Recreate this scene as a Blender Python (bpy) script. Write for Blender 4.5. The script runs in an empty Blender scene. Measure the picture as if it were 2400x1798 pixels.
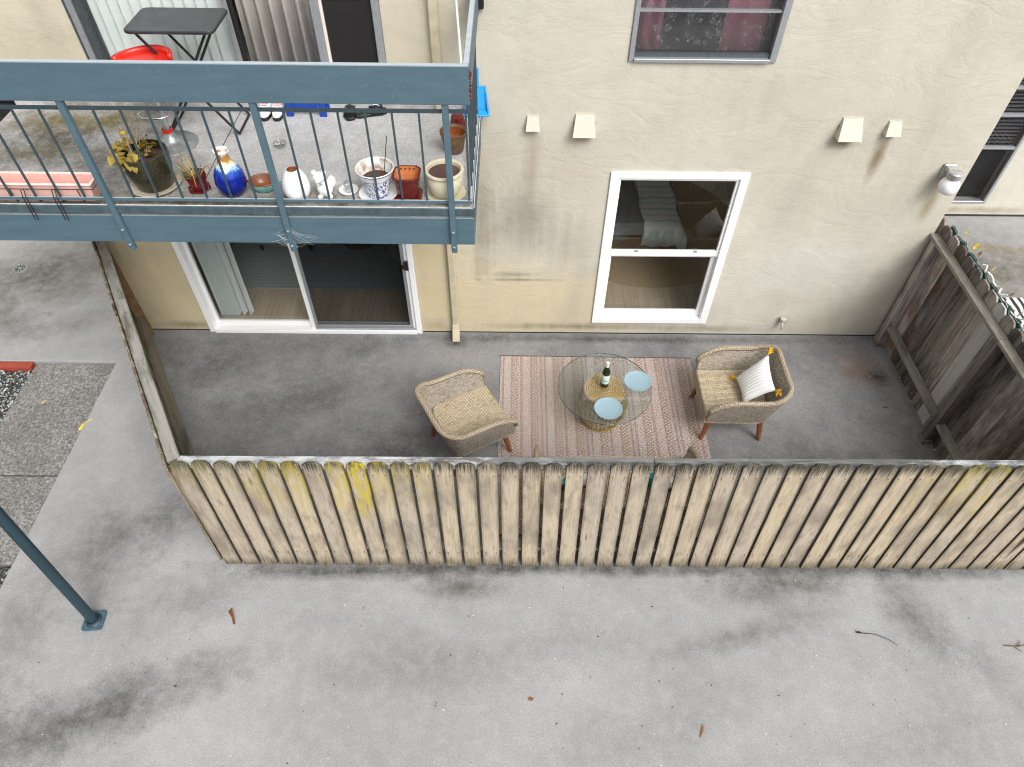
import bpy, bmesh, math, random
from mathutils import Vector, Matrix
R = math.radians
rnd = random.Random(7)
S = bpy.context.scene
COL = S.collection

# ------------------------------------------------------------------ camera, sky, sun, exposure
cam = bpy.data.cameras.new('camera'); cam.sensor_width = 36; cam.lens = 24.288; cam.clip_end = 500; cam.clip_start = .05
co = bpy.data.objects.new('camera', cam); COL.objects.link(co)
rt = Vector((0.999957, 0.003958, 0.008378)); up = Vector((-0.008475, 0.756221, 0.654261)); fw = Vector((0.003746, 0.654304, -0.756222))
mw = Matrix.Identity(4)
for i in range(3):
    mw[i][0], mw[i][1], mw[i][2] = rt[i], up[i], -fw[i]
mw[0][3], mw[1][3], mw[2][3] = 0, -5.45, 5.45
co.matrix_world = mw
S.camera = co
SUN_EL, SUN_AZ = R(48), R(148)        # azimuth clockwise from +Y: from behind the camera, a little to the right
w = bpy.data.worlds.new('World'); S.world = w; w.use_nodes = True
wn = w.node_tree.nodes; wl = w.node_tree.links
sky = wn.new('ShaderNodeTexSky'); sky.sky_type = 'NISHITA'; sky.sun_disc = False
sky.sun_elevation = SUN_EL; sky.sun_rotation = SUN_AZ; sky.air_density = 1.0; sky.dust_density = 4.0; sky.ozone_density = 1.0
hs = wn.new('ShaderNodeHueSaturation'); hs.inputs['Saturation'].default_value = .12; hs.inputs['Value'].default_value = 1
wl.new(sky.outputs[0], hs.inputs['Color']); wl.new(hs.outputs[0], wn['Background'].inputs[0])
wn['Background'].inputs[1].default_value = .15
sl = bpy.data.lights.new('sun', 'SUN'); sl.energy = 1.5; sl.angle = R(34); sl.color = (1, .975, .94)
so = bpy.data.objects.new('sun', sl); COL.objects.link(so)
sd = Vector((math.sin(SUN_AZ)*math.cos(SUN_EL), math.cos(SUN_AZ)*math.cos(SUN_EL), math.sin(SUN_EL)))
so.rotation_euler = sd.to_track_quat('Z', 'Y').to_euler(); so.location = sd*20
S.view_settings.view_transform = 'Standard'; S.view_settings.look = 'None'; S.view_settings.gamma = 1
S.view_settings.exposure = 0.5
S.cycles.use_denoising = True; S.cycles.pixel_filter_type = 'BLACKMAN_HARRIS'; S.cycles.filter_width = 1.1
S.cycles.max_bounces = 7; S.cycles.diffuse_bounces = 4; S.cycles.use_adaptive_sampling = True; S.cycles.adaptive_threshold = .015; S.cycles.transparent_max_bounces = 16; S.cycles.sample_clamp_indirect = 6
S.cycles.caustics_reflective = False; S.cycles.caustics_refractive = False

# ------------------------------------------------------------------ material graph helper
class G:
    def __init__(s, name):
        s.m = bpy.data.materials.new(name); s.m.use_nodes = True
        s.t = s.m.node_tree; s.b = s.t.nodes['Principled BSDF']; s._c = {}
    def nd(s, ty, ins=None, **pr):
        n = s.t.nodes.new(ty)
        for k, v in pr.items(): setattr(n, k, v)
        for k, v in (ins or {}).items(): s.put(n.inputs[k], v)
        return n
    def put(s, sock, v):
        if isinstance(v, bpy.types.NodeSocket): s.t.links.new(v, sock)
        elif v is not None:
            if isinstance(v, (tuple, list)) and sock.type == 'RGBA' and len(v) == 3: v = (*v, 1)
            sock.default_value = v
    def obj(s): 
        if 'o' not in s._c: s._c['o'] = s.nd('ShaderNodeTexCoord').outputs['Object']
        return s._c['o']
    def uv(s):
        if 'u' not in s._c: s._c['u'] = s.nd('ShaderNodeTexCoord').outputs['UV']
        return s._c['u']
    def rand(s):
        if 'r' not in s._c: s._c['r'] = s.nd('ShaderNodeObjectInfo').outputs['Random']
        return s._c['r']
    def attr(s, n): return s.nd('ShaderNodeAttribute', attribute_type='OBJECT', attribute_name=n).outputs['Fac']
    def mth(s, op, a, b=0, c=0, clamp=False):
        n = s.nd('ShaderNodeMath', operation=op, use_clamp=clamp)
        for i, v in enumerate((a, b, c)): s.put(n.inputs[i], v)
        return n.outputs[0]
    def xyz(s, v):
        n = s.nd('ShaderNodeSeparateXYZ', {0: v}); return n.outputs
    def comb(s, x, y, z): return s.nd('ShaderNodeCombineXYZ', {0: x, 1: y, 2: z}).outputs[0]
    def map(s, v, sc=(1, 1, 1), loc=(0, 0, 0), rot=(0, 0, 0)):
        return s.nd('ShaderNodeMapping', {'Vector': v, 'Scale': sc, 'Location': loc, 'Rotation': rot}).outputs[0]
    def rvec(s, v, k=17.3):
        r = s.mth('MULTIPLY', s.rand(), k)
        return s.nd('ShaderNodeVectorMath', {0: v, 1: s.comb(r, s.mth('MULTIPLY', r, 1.7), s.mth('MULTIPLY', r, 2.3))}, operation='ADD').outputs[0]
    def noise(s, v, sc, det=4, ro=.55, dist=0):
        return s.nd('ShaderNodeTexNoise', {'Vector': v, 'Scale': sc, 'Detail': det, 'Roughness': ro, 'Distortion': dist}).outputs['Fac']
    def vor(s, v, sc, feat='F1', out='Distance'):
        return s.nd('ShaderNodeTexVoronoi', {'Vector': v, 'Scale': sc}, feature=feat).outputs[out]
    def rng(s, f, a, b, c=0, d=1):
        return s.nd('ShaderNodeMapRange', {0: f, 1: a, 2: b, 3: c, 4: d}).outputs[0]
    def mix(s, f, a, b, mode='MIX'):
        n = s.nd('ShaderNodeMix', data_type='RGBA', blend_type=mode)
        s.put(n.inputs[0], f); s.put(n.inputs[6], a); s.put(n.inputs[7], b); return n.outputs[2]
    def ramp(s, f, stops, interp='LINEAR'):
        n = s.nd('ShaderNodeValToRGB', {0: f}); e = n.color_ramp.elements; n.color_ramp.interpolation = interp
        while len(e) < len(stops): e.new(.5)
        for q, (p, c) in zip(e, stops):
            q.position = p; q.color = (*c, 1) if len(c) == 3 else c
        return n.outputs[0]
    def bump(s, h, st=.3, d=.01, nrm=None):
        n = s.nd('ShaderNodeBump', {'Height': h, 'Strength': st, 'Distance': d})
        if nrm: s.put(n.inputs['Normal'], nrm)
        return n.outputs[0]
    def blob(s, v, c, r, rot=0, nz=None, soft=1.0):
        q = s.map(v, (1, 1, 1), (-c[0], -c[1], -(c[2] if len(c) > 2 else 0)))
        if rot: q = s.map(q, rot=(0, 0, -rot))
        q = s.map(q, (1/r[0], 1/r[1], 1/(r[2] if len(r) > 2 else 1e6)))
        l = s.nd('ShaderNodeVectorMath', {0: q}, operation='LENGTH').outputs['Value']
        if nz: l = s.mth('ADD', l, s.mth('MULTIPLY', s.mth('SUBTRACT', nz, .5), 2.2))
        return s.rng(l, max(0, 1-soft), 1, 1, 0)
    def fin(s, col=None, ro=.7, nrm=None, metal=0, spec=None):
        if col is not None: s.put(s.b.inputs['Base Color'], col)
        s.put(s.b.inputs['Roughness'], ro); s.put(s.b.inputs['Metallic'], metal)
        if nrm: s.put(s.b.inputs['Normal'], nrm)
        if spec is not None: s.b.inputs['Specular IOR Level'].default_value = spec
        return s.m

def plain(name, col, ro=.6, metal=0, var=.12, bump=.0, sc=30, spec=None):
    g = G(name); n = g.noise(g.rvec(g.obj()), sc, 5)
    c = g.mix(g.rng(n, .3, .7), tuple(x*(1-var) for x in col), tuple(min(1, x*(1+var)) for x in col))
    return g.fin(c, ro, g.bump(n, bump, .005) if bump else None, metal, spec)

def glass_mat(name, tint=(.9, .95, .95), refl=1.0, ro=0.0):
    g = G(name); t = g.t
    tr = g.nd('ShaderNodeBsdfTransparent', {0: (*tint, 1)}); gl = g.nd('ShaderNodeBsdfGlossy', {'Color': (1, 1, 1, 1), 'Roughness': ro})
    fr = g.nd('ShaderNodeFresnel', {'IOR': 1.5}); bf = g.nd('ShaderNodeNewGeometry').outputs['Backfacing']
    f = g.mth('MULTIPLY', g.mth('MULTIPLY', fr.outputs[0], g.mth('SUBTRACT', 1, bf)), refl, clamp=True)
    mx = g.nd('ShaderNodeMixShader', {0: f}); t.links.new(tr.outputs[0], mx.inputs[1]); t.links.new(gl.outputs[0], mx.inputs[2])
    t.links.new(mx.outputs[0], t.nodes['Material Output'].inputs[0])
    return g.m

# ------------------------------------------------------------------ mesh builder
class MB:
    def __init__(s): s.v = []; s.f = []; s.u = None
    def box(s, x0, x1, y0, y1, z0, z1):
        o = len(s.v)
        s.v += [(x, y, z) for z in (z0, z1) for y in (y0, y1) for x in (x0, x1)]
        s.f += [tuple(o+i for i in q) for q in ((0, 2, 3, 1), (4, 5, 7, 6), (0, 1, 5, 4), (2, 6, 7, 3), (0, 4, 6, 2), (1, 3, 7, 5))]
        return s
    def hexa(s, b, t):      # bottom 4 and top 4 points, both counter-clockwise from above
        o = len(s.v); s.v += [tuple(p) for p in b]+[tuple(p) for p in t]
        s.f += [tuple(o+i for i in q) for q in ((3, 2, 1, 0), (4, 5, 6, 7), (0, 1, 5, 4), (1, 2, 6, 5), (2, 3, 7, 6), (3, 0, 4, 7))]
        return s
    def prism(s, poly, y0, y1, ax='y'):    # polygon in xz extruded in y, or in xy extruded in z
        o = len(s.v); n = len(poly)
        for y in (y0, y1):
            s.v += [(a, y, b) if ax == 'y' else ((a, b, y) if ax == 'z' else (y, a, b)) for a, b in poly]
        s.f.append(tuple(range(o, o+n)) if ax == 'y' else tuple(range(o+n-1, o-1, -1)))
        s.f.append(tuple(range(o+2*n-1, o+n-1, -1)) if ax == 'y' else tuple(range(o+n, o+2*n)))
        for i in range(n):
            j = (i+1) % n
            q = (o+i, o+n+i, o+n+j, o+j)
            s.f.append(q if ax == 'y' else q[::-1])
        return s
    def lathe(s, prof, seg=32, c=(0, 0, 0), close=True, sq=1.0):
        o = len(s.v); n = len(prof)
        for r, z in prof:
            for k in range(seg):
                a = 2*math.pi*k/seg; s.v.append((c[0]+r*math.cos(a), c[1]+r*math.sin(a)*sq, c[2]+z))
        for i in range(n-1):
            for k in range(seg):
                k2 = (k+1) % seg; s.f.append((o+i*seg+k, o+i*seg+k2, o+(i+1)*seg+k2, o+(i+1)*seg+k))
        if close:
            s.f.append(tuple(o+k for k in range(seg-1, -1, -1))); s.f.append(tuple(o+(n-1)*seg+k for k in range(seg)))
        return s
    def tube(s, path, r, seg=8, closed=False, sq=1):
        path = [Vector(p) for p in path]; n = len(path); o = len(s.v)
        rr = r if isinstance(r, (list, tuple)) else [r]*n
        up0 = None
        for i, p in enumerate(path):
            a = path[i-1] if (i or closed) else p; b = path[(i+1) % n] if (i < n-1 or closed) else p
            t = (b-a).normalized()
            if up0 is None: up0 = Vector((0, 0, 1)) if abs(t.z) < .9 else Vector((1, 0, 0))
            x = t.cross(up0); x = x.normalized() if x.length > 1e-5 else Vector((1, 0, 0)); y = x.cross(t).normalized(); up0 = y
            for k in range(seg):
                an = 2*math.pi*k/seg; s.v.append(tuple(p+x*math.cos(an)*rr[i]+y*math.sin(an)*rr[i]*sq))
        for i in range(n if closed else n-1):
            i2 = (i+1) % n
            for k in range(seg):
                k2 = (k+1) % seg; s.f.append((o+i*seg+k, o+i*seg+k2, o+i2*seg+k2, o+i2*seg+k))
        if not closed:
            s.f.append(tuple(o+k for k in range(seg-1, -1, -1))); s.f.append(tuple(o+(n-1)*seg+k for k in range(seg)))
        return s
    def grid(s, rows, closed=False):   # list of rows of points
        o = len(s.v); m = len(rows[0])
        for r in rows: s.v += [tuple(p) for p in r]
        for i in range(len(rows)-1):
            for k in range(m if closed else m-1):
                k2 = (k+1) % m; s.f.append((o+i*m+k, o+i*m+k2, o+(i+1)*m+k2, o+(i+1)*m+k))
        return s
    def mesh(s, name, mat, smooth=False, bev=0, fix=True):
        me = bpy.data.meshes.new(name); me.from_pydata(s.v, [], s.f)
        bm = bmesh.new(); bm.from_mesh(me)
        if fix: bmesh.ops.recalc_face_normals(bm, faces=bm.faces)
        if bev:
            es = [e for e in bm.edges if len(e.link_faces) == 2 and e.calc_face_angle(0) > .5]
            bmesh.ops.bevel(bm, geom=es, offset=bev, segments=1, affect='EDGES')
        bm.to_mesh(me); bm.free()
        if smooth:
            me.polygons.foreach_set('use_smooth', [True]*len(me.polygons))
            if smooth != 'all':
                me.set_sharp_from_angle(angle=R(40))
        if mat: me.materials.append(mat)
        if s.u:
            ul = me.uv_layers.new(name='UVMap')
            for l in me.loops: ul.data[l.index].uv = s.u[l.vertex_index]
        return me
    def build(s, name, mat, parent=None, smooth=False, bev=0, fix=True):
        return link(name, s.mesh(name, mat, smooth, bev, fix), parent)
def link(name, me, parent=None):
    o = bpy.data.objects.new(name, me); COL.objects.link(o)
    if parent: o.parent = parent
    return o
def tag(o, label=None, cat=None, group=None, kind=None):
    for k, v in (('label', label), ('category', cat), ('group', group), ('kind', kind)):
        if v: o[k] = v
    return o
def empty(name, label, cat, loc=(0, 0, 0), rz=0, group=None):
    o = bpy.data.objects.new(name, None); COL.objects.link(o); o.location = loc; o.rotation_euler = (0, 0, rz); o.empty_display_size = .1
    return tag(o, label, cat, group)
def arc(c, r, a0, a1, n): return [(c[0]+r*math.cos(a0+(a1-a0)*i/n), c[1]+r*math.sin(a0+(a1-a0)*i/n)) for i in range(n+1)]

# ------------------------------------------------------------------ materials
def concrete(name, lo, hi, stains_shade, sc=1.0, mottle=.5, grain=1.0):
    g = G(name); v = g.obj()
    n1 = g.noise(v, .55*sc, 6, .62, .6); n2 = g.noise(v, 2.1*sc, 8, .7, .4); n3 = g.noise(v, 9, 6, .75); n4 = g.noise(v, 70, 4, .75); n5 = g.noise(v, 190, 2, .6)
    c = g.mix(g.rng(n1, .35, .68), lo, hi)
    d = g.rng(n2, .36, .62)
    c = g.mix(g.mth('MULTIPLY', g.mth('SUBTRACT', 1, d), mottle), c, tuple(x*.58 for x in lo))
    c = g.mix(g.rng(n3, .45, .8, 0, .4), c, tuple(min(1, x*1.22) for x in hi))
    nz = g.noise(v, 2.6, 9, .74); nz = g.mth('ADD', g.mth('MULTIPLY', nz, .85), g.mth('MULTIPLY', n4, .15))
    for (cc, rr, rot, colr, st) in stains_shade:
        f = g.mth('MULTIPLY', g.blob(v, cc, rr, rot, nz, .95), g.mth('MULTIPLY', g.rng(n3, .3, .65, 1.1, .55), st), clamp=True); c = g.mix(f, c, colr)
    # grain: every speck darkens or lightens what lies under it
    gr = g.rng(g.mth('ADD', g.mth('MULTIPLY', n4, .6), g.mth('MULTIPLY', n5, .4)), .32, .68, 1-.38*grain, 1+.34*grain)
    c = g.mix(1.0, c, g.comb(gr, gr, gr), 'MULTIPLY')
    sp = g.rng(g.vor(v, 16), .02, .04, 1, 0); c = g.mix(g.mth('MULTIPLY', sp, g.rng(n3, .5, .62)), c, (.03, .028, .025))
    h = g.mth('ADD', g.mth('MULTIPLY', n4, .6), g.mth('MULTIPLY', n5, .5))
    return g.fin(c, g.rng(n2, .3, .7, .8, .92), g.bump(h, .35, .004), spec=.3)

DK = (.085, .08, .072)
M = {}
M['walk'] = concrete('walkway_concrete', (.272, .271, .27), (.362, .361, .361), [
    ((-3.0, -3.95), (1.3, .30), .34, DK, .95), ((-4.0, -4.35), (.9, .6), .2, DK, 1.0), ((-2.52, -2.35), (.20, .26), 0, (.055, .052, .046), 1.1),
    ((-3.05, -2.35), (.55, .4), .5, DK, .8), ((-2.95, -1.55), (.35, .45), .5, DK, .8), ((-3.45, -2.7), (.45, .7), .1, DK, .6), ((-2.6, -3.1), (.6, .35), .2, DK, .5), ((-3.9, -3.3), (.35, .8), 0, DK, .45),
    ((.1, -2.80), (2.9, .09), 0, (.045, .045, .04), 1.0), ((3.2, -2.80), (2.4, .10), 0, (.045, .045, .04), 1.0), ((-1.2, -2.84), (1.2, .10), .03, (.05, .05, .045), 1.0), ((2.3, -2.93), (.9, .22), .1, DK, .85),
    ((3.3, -3.2), (.28, .5), .5, DK, .8), ((3.7, -3.6), (.2, .5), .6, DK, .45), ((1.9, -3.35), (.9, .14), .25, DK, .6), ((-.4, -2.98), (.4, .14), 0, DK, .9), ((.6, -3.4), (.5, .3), 0, DK, .35), ((1.0, -4.1), (1.0, .3), .2, DK, .3), ((2.9, -4.2), (.9, .3), .2, DK, .3), ((-.5, -3.6), (1.2, .3), .1, DK, .25),
    ((-5.6, .9), (1.2, .75), .3, DK, .95), ((-5.7, .15), (.8, .3), -.4, DK, .8), ((-4.9, .1), (.5, .3), .3, DK, .4), ((5.9, 1.2), (1.3, .95), 0, (.12, .105, .08), 1.0), ((6.0, 1.62), (1.3, .14), -.1, (.2, .16, .08), .8)],
    mottle=.2, grain=.7)
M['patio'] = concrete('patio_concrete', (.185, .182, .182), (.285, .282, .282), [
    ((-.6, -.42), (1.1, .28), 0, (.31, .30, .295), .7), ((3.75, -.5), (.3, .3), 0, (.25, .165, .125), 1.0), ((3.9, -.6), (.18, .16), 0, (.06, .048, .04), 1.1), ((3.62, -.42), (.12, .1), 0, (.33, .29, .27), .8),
    ((-1.0, -1.75), (.55, .55), .3, (.045, .045, .045), .95), ((-3.2, -.5), (.7, .4), 0, (.07, .07, .07), .7), ((2.9, -.9), (.8, .4), 0, (.30, .295, .295), .7), ((-2.2, -1.0), (.9, .25), .25, (.075, .075, .075), .7), ((-1.9, -2.3), (.9, .3), -.1, (.07, .07, .07), .6),  # first patch paints the left chair's shadow into the floor colour
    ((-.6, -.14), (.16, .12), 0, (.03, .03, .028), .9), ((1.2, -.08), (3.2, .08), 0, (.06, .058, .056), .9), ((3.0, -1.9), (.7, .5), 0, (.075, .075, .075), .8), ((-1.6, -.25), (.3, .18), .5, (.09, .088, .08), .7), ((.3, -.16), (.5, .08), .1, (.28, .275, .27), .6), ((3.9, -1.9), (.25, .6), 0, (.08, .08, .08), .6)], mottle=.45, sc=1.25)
M['slabc'] = concrete('balcony_concrete', (.40, .395, .39), (.54, .535, .532), [
    ((-3.5, -.5, 2.62), (1.0, .7, 9), 0, (.05, .046, .036), 1.0), ((-3.4, -.25, 2.62), (1.1, .26, 9), .1, (.13, .10, .022), 1.0), ((-3.6, -.75, 2.62), (.6, .25, 9), 0, (.10, .08, .025), .9),
    ((-2.9, -1.0, 2.62), (.7, .6, 9), 0, (.07, .065, .05), .9), ((-2.0, -1.36, 2.62), (2.6, .28, 9), 0, (.085, .068, .032), 1.0), ((-.3, -.8, 2.62), (.07, .8, 9), 0, (.1, .09, .05), .8)], mottle=.3, sc=2)
def aggregate():
    g = G('aggregate_concrete'); v = g.obj()
    a = g.noise(v, 48, 4, .8); b = g.noise(v, 1.6, 5, .6); e = g.vor(v, 95)
    c = g.ramp(a, [(.28, (.045, .044, .04)), (.44, (.16, .155, .145)), (.56, (.30, .29, .275)), (.7, (.55, .54, .52))])
    c = g.mix(g.rng(b, .42, .68, 0, .4), c, (.08, .078, .07)); 
    return g.fin(c, .9, g.bump(g.mth('ADD', a, g.mth('MULTIPLY', e, .7)), .8, .012))
M['agg'] = aggregate()
M['earth'] = plain('ground_earth', (.09, .085, .075), .95, var=.4, sc=3)
M['gravel'] = None
def gravelm():
    g = G('gravel_stone'); r = g.vor(g.obj(), 45, out='Color'); f = g.xyz(r)[0]
    c = g.ramp(f, [(0, (.05, .055, .06)), (.3, (.17, .19, .19)), (.6, (.33, .35, .34)), (.85, (.55, .56, .54)), (1, (.3, .24, .17))], 'CONSTANT')
    return g.fin(c, .7)
M['gravel'] = gravelm()

def stucco():
    g = G('stucco'); v = g.obj(); X = g.xyz(v)[0]; Zc = g.xyz(v)[2]
    n1 = g.noise(v, .7, 5, .6, .5); n2 = g.noise(v, 3, 6, .65, .3); nf = g.noise(v, 55, 5, .65); nm = g.noise(v, 9, 4, .6)
    cr = g.mix(g.rng(n1, .3, .7), (.485, .452, .375), (.575, .546, .467))
    ye = g.mix(g.rng(n1, .3, .7), (.55, .465, .29), (.62, .53, .355))
    edge = g.mth('ADD', X, g.mth('MULTIPLY', g.mth('SUBTRACT', n2, .5), .9))
    leftf = g.rng(edge, -.75, -.1, 1, 0)
    lowf = g.mth('MULTIPLY', g.mth('MULTIPLY', g.rng(edge, .4, 1.5, 1, 0), g.rng(g.mth('ADD', Zc, g.mth('MULTIPLY', g.mth('SUBTRACT', n2, .5), .8)), .75, 1.15, 1, 0)), .75)
    topf = g.rng(Zc, 2.5, 2.9, 1, .35)
    c = g.mix(g.mth('MAXIMUM', g.mth('MULTIPLY', leftf, topf), lowf), cr, ye)
    c = g.mix(g.rng(n2, .46, .7, 0, .45), c, g.mix(.5, c, (.36, .33, .27)))
    c = g.mix(g.rng(g.noise(g.map(v, (2.2, 2.2, .5)), 1.1, 5, .6), .55, .72, 0, .35), c, (.36, .33, .27))
    # grey repaint patch on the lower right
    c = g.mix(g.mth('MULTIPLY', g.blob(v, (3.0, 0, .95), (1.1, 9, .6), 0, n2, .8), .5), c, (.58, .56, .53))
    strk = g.noise(g.map(v, (14, 14, .9)), 1, 4, .6)
    for (x, z, rx, rz, colr, st) in [(3.19, 2.22, .075, .34, (.17, .115, .06), .85), (.19, 2.1, .09, .6, (.32, .27, .19), .6), (3.86, 1.74, .09, .28, (.25, .2, .12), .75),
            (.1, 1.5, .5, .55, (.27, .25, .21), .8), (-.28, 1.5, .16, .85, (.24, .22, .18), .7), (.55, 1.25, .35, .4, (.36, .335, .28), .7), (2.6, 1.7, .3, .6, (.42, .39, .33), .6), (3.3, 1.6, .5, .4, (.44, .41, .35), .5), (.1, .78, .5, .03, (.09, .085, .075), .6), (.05, .85, .35, .05, (.2, .19, .165), .6), (.6, 2.35, .16, .06, (.3, .26, .19), .6), (2.83, 2.34, .18, .07, (.2, .17, .12), .8),
            (.75, .12, 1.2, .07, (.2, .17, .11), .8), (2.2, .1, .9, .07, (.3, .27, .2), .7), (2.1, 2.75, .12, .3, (.4, .37, .3), .5), (-3.5, .1, .5, .08, (.2, .17, .11), .7), (-.8, .12, .2, .14, (.25, .2, .12), .5), (2.95, .2, .1, .1, (.3, .27, .22), .6), (.55, 2.0, .45, .4, (.42, .38, .3), .5)]:
        c = g.mix(g.mth('MULTIPLY', g.blob(v, (x, 0, z), (rx, 9, rz), 0, g.mix(.35, n2, strk), .95), st), c, colr)
    # hairline cracks near the vents
    msk = g.rng(n2, .35, .65, .25, 1.0); rdg = g.mth('ABSOLUTE', g.mth('SUBTRACT', g.noise(g.map(v, (1.6, 1.6, 2.6)), 1, 4, .55, 1.6), .5))
    h = g.mth('ADD', g.mth('MULTIPLY', g.mth('MULTIPLY', nf, .4), msk), g.mth('ADD', g.mth('MULTIPLY', nm, .45), g.mth('MULTIPLY', g.rng(rdg, 0, .12, 0, 1), .20)))
    c = g.mix(g.rng(nf, .6, .8, 0, .25), c, g.mix(.5, c, (.2, .18, .13)))
    return g.fin(c, .93, g.bump(h, .6, .012), spec=.2)
M['stucco'] = stucco()
M['trim_tan'] = plain('downspout_paint', (.50, .44, .31), .7, var=.12, bump=.1, sc=12)
M['base'] = plain('base_flashing', (.035, .033, .031), .8)
M['room'] = plain('room_paint', (.72, .69, .64), .8, var=.04)

def front_wood():
    g = G('weathered_fence_wood'); v = g.rvec(g.obj()); o = g.obj(); Zc = g.xyz(o)[2]
    gr = g.noise(g.map(v, (38, 38, 1.6)), 1, 5, .6, 1.4); gf = g.noise(g.map(v, (150, 150, 5)), 1, 3, .6); bl = g.noise(g.map(v, (5, 5, 2.2)), 1, 5, .6)
    c = g.mix(g.rng(gr, .3, .7), (.36, .288, .195), (.50, .42, .30))
    c = g.mix(g.mth('MULTIPLY', g.rand(), .75), c, (.36, .315, .265))
    c = g.mix(g.rng(bl, .46, .66, 0, .85), c, (.22, .185, .15)); c = g.mix(g.rng(g.noise(g.map(v, (9, 9, 3.5)), 1, 5, .7), .55, .68, 0, .6), c, (.17, .14, .115))
    rings = g.rng(g.mth('ABSOLUTE', g.mth('SUBTRACT', g.mth('FRACT', g.mth('MULTIPLY', g.noise(g.map(v, (7, 7, .9)), 1, 2, .4, .8), 14)), .5)), .38, .5)
    c = g.mix(g.mth('MULTIPLY', rings, g.mth('MULTIPLY', g.rng(g.rand(), .35, .9), .4)), c, (.20, .155, .105))
    c = g.mix(g.rng(gf, .52, .7, 0, .5), c, (.20, .165, .12)); c = g.mix(g.rng(gf, .3, .44, .22, 0), c, (.56, .50, .41))
    kn = g.vor(g.map(v, (7, 7, 1.1)), 1); c = g.mix(g.rng(kn, .045, .085, .8, 0), c, (.09, .06, .04))
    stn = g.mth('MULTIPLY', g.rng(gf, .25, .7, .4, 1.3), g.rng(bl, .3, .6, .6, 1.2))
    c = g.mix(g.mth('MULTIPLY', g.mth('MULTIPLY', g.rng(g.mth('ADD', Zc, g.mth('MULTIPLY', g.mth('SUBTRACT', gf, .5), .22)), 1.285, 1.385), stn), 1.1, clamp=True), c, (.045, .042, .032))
    c = g.mix(g.mth('MULTIPLY', g.rng(g.mth('ADD', Zc, g.mth('MULTIPLY', g.mth('SUBTRACT', bl, .5), .5)), .01, .15, 1, 0), stn, clamp=True), c, (.075, .065, .04))
    ed = g.mth('MULTIPLY', g.rng(g.mth('ADD', g.mth('ABSOLUTE', g.xyz(o)[0]), g.mth('MULTIPLY', g.mth('SUBTRACT', bl, .5), .035)), .045, .066), g.rng(gf, .3, .62, .5, 1)); c = g.mix(g.mth('MULTIPLY', ed, .75), c, (.11, .092, .06)); sd_ = g.mth('ABSOLUTE', g.xyz(g.nd('ShaderNodeTexCoord').outputs['Normal'])[0]); c = g.mix(g.rng(sd_, .6, .9, 0, .85), c, (.05, .042, .03))  # edge dirt; the dark side faces paint in the shade of the gaps
    xo = g.mth('SUBTRACT', g.mth('ABSOLUTE', g.xyz(o)[0]), .043)
    for zz in (1.262, .218):
        q = g.comb(xo, 0, g.mth('SUBTRACT', Zc, zz)); l = g.nd('ShaderNodeVectorMath', {0: q}, operation='LENGTH').outputs['Value']; c = g.mix(g.rng(l, .0045, .007, .9, 0), c, (.03, .025, .02))
        st = g.mth('MULTIPLY', g.rng(g.mth('ABSOLUTE', xo), .003, .009, 1, 0), g.mth('MULTIPLY', g.rng(Zc, zz-.07, zz, 0, 1), g.rng(Zc, zz, zz+.004, 1, 0))); c = g.mix(g.mth('MULTIPLY', st, g.rng(gf, .3, .6, .2, .6)), c, (.12, .08, .05))
    # yellow lichen
    ln = g.noise(g.map(v, (22, 22, 4)), 1, 5, .7)
    lf = g.mth('MULTIPLY', g.mth('MULTIPLY', g.rng(ln, .45, .58), g.rng(Zc, .65, 1.15)), g.attr('lichen'), clamp=True)
    c = g.mix(lf, c, (.46, .36, .015))
    gr2 = g.mth('MULTIPLY', g.mth('MULTIPLY', g.rng(ln, .4, .6), g.rng(Zc, .9, 1.3)), g.attr('moss'), clamp=True)
    c = g.mix(gr2, c, (.16, .15, .05))
    return g.fin(c, .85, g.bump(g.mth('ADD', g.mth('ADD', gr, g.mth('MULTIPLY', gf, .6)), g.mth('MULTIPLY', rings, -.3)), .45, .005), spec=.25)
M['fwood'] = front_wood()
def cap_wood(name, lo, hi, dark, red=None):
    g = G(name); v = g.rvec(g.obj())
    # grain along x
    gr = g.noise(g.map(v, (1.8, 45, 45)), 1, 5, .6, .8); bl = g.noise(g.map(v, (2.2, 9, 9)), 1, 6, .68)
    c = g.mix(g.rng(gr, .3, .7), lo, hi); c = g.mix(g.rng(bl, .48, .62, 0, .9), c, dark)
    c = g.mix(g.rng(gr, .62, .72, 0, .7), c, tuple(x*.3 for x in lo))
    if red: c = g.mix(g.rng(g.noise(v, 1.3, 3), .55, .62, 0, .7), c, red)
    return g.fin(c, .85, g.bump(gr, .5, .006), spec=.25)
def cap_front():
    g = G('bleached_cap_wood'); v = g.obj(); X = g.xyz(v)[0]
    gr = g.noise(g.map(v, (1.8, 45, 45)), 1, 5, .6, .8); bl = g.noise(g.map(v, (6, 16, 16)), 1, 7, .75)
    c = g.mix(g.rng(gr, .3, .7), (.44, .45, .455), (.62, .63, .635))
    k = g.ramp(g.rng(X, -2.5, 5), [(0, (.1, .1, .1)), (.22, (.12, .12, .12)), (.3, (.55, .55, .55)), (.42, (1, 1, 1)), (.62, (.95, .95, .95)), (.8, (.5, .5, .5)), (1, (.3, .3, .3))])
    f = g.mth('MULTIPLY', g.rng(g.mth('ADD', bl, g.mth('MULTIPLY', g.nd('ShaderNodeRGBToBW', {0: k}).outputs[0], .28)), .5, .66), .9)
    c = g.mix(f, c, g.mix(g.rng(gr, .35, .65), (.07, .07, .068), (.20, .205, .205)))
    c = g.mix(g.rng(gr, .64, .72, 0, .6), c, (.12, .12, .115))
    return g.fin(c, .85, g.bump(gr, .5, .006), spec=.25)
M['cap_white'] = cap_front()
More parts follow.
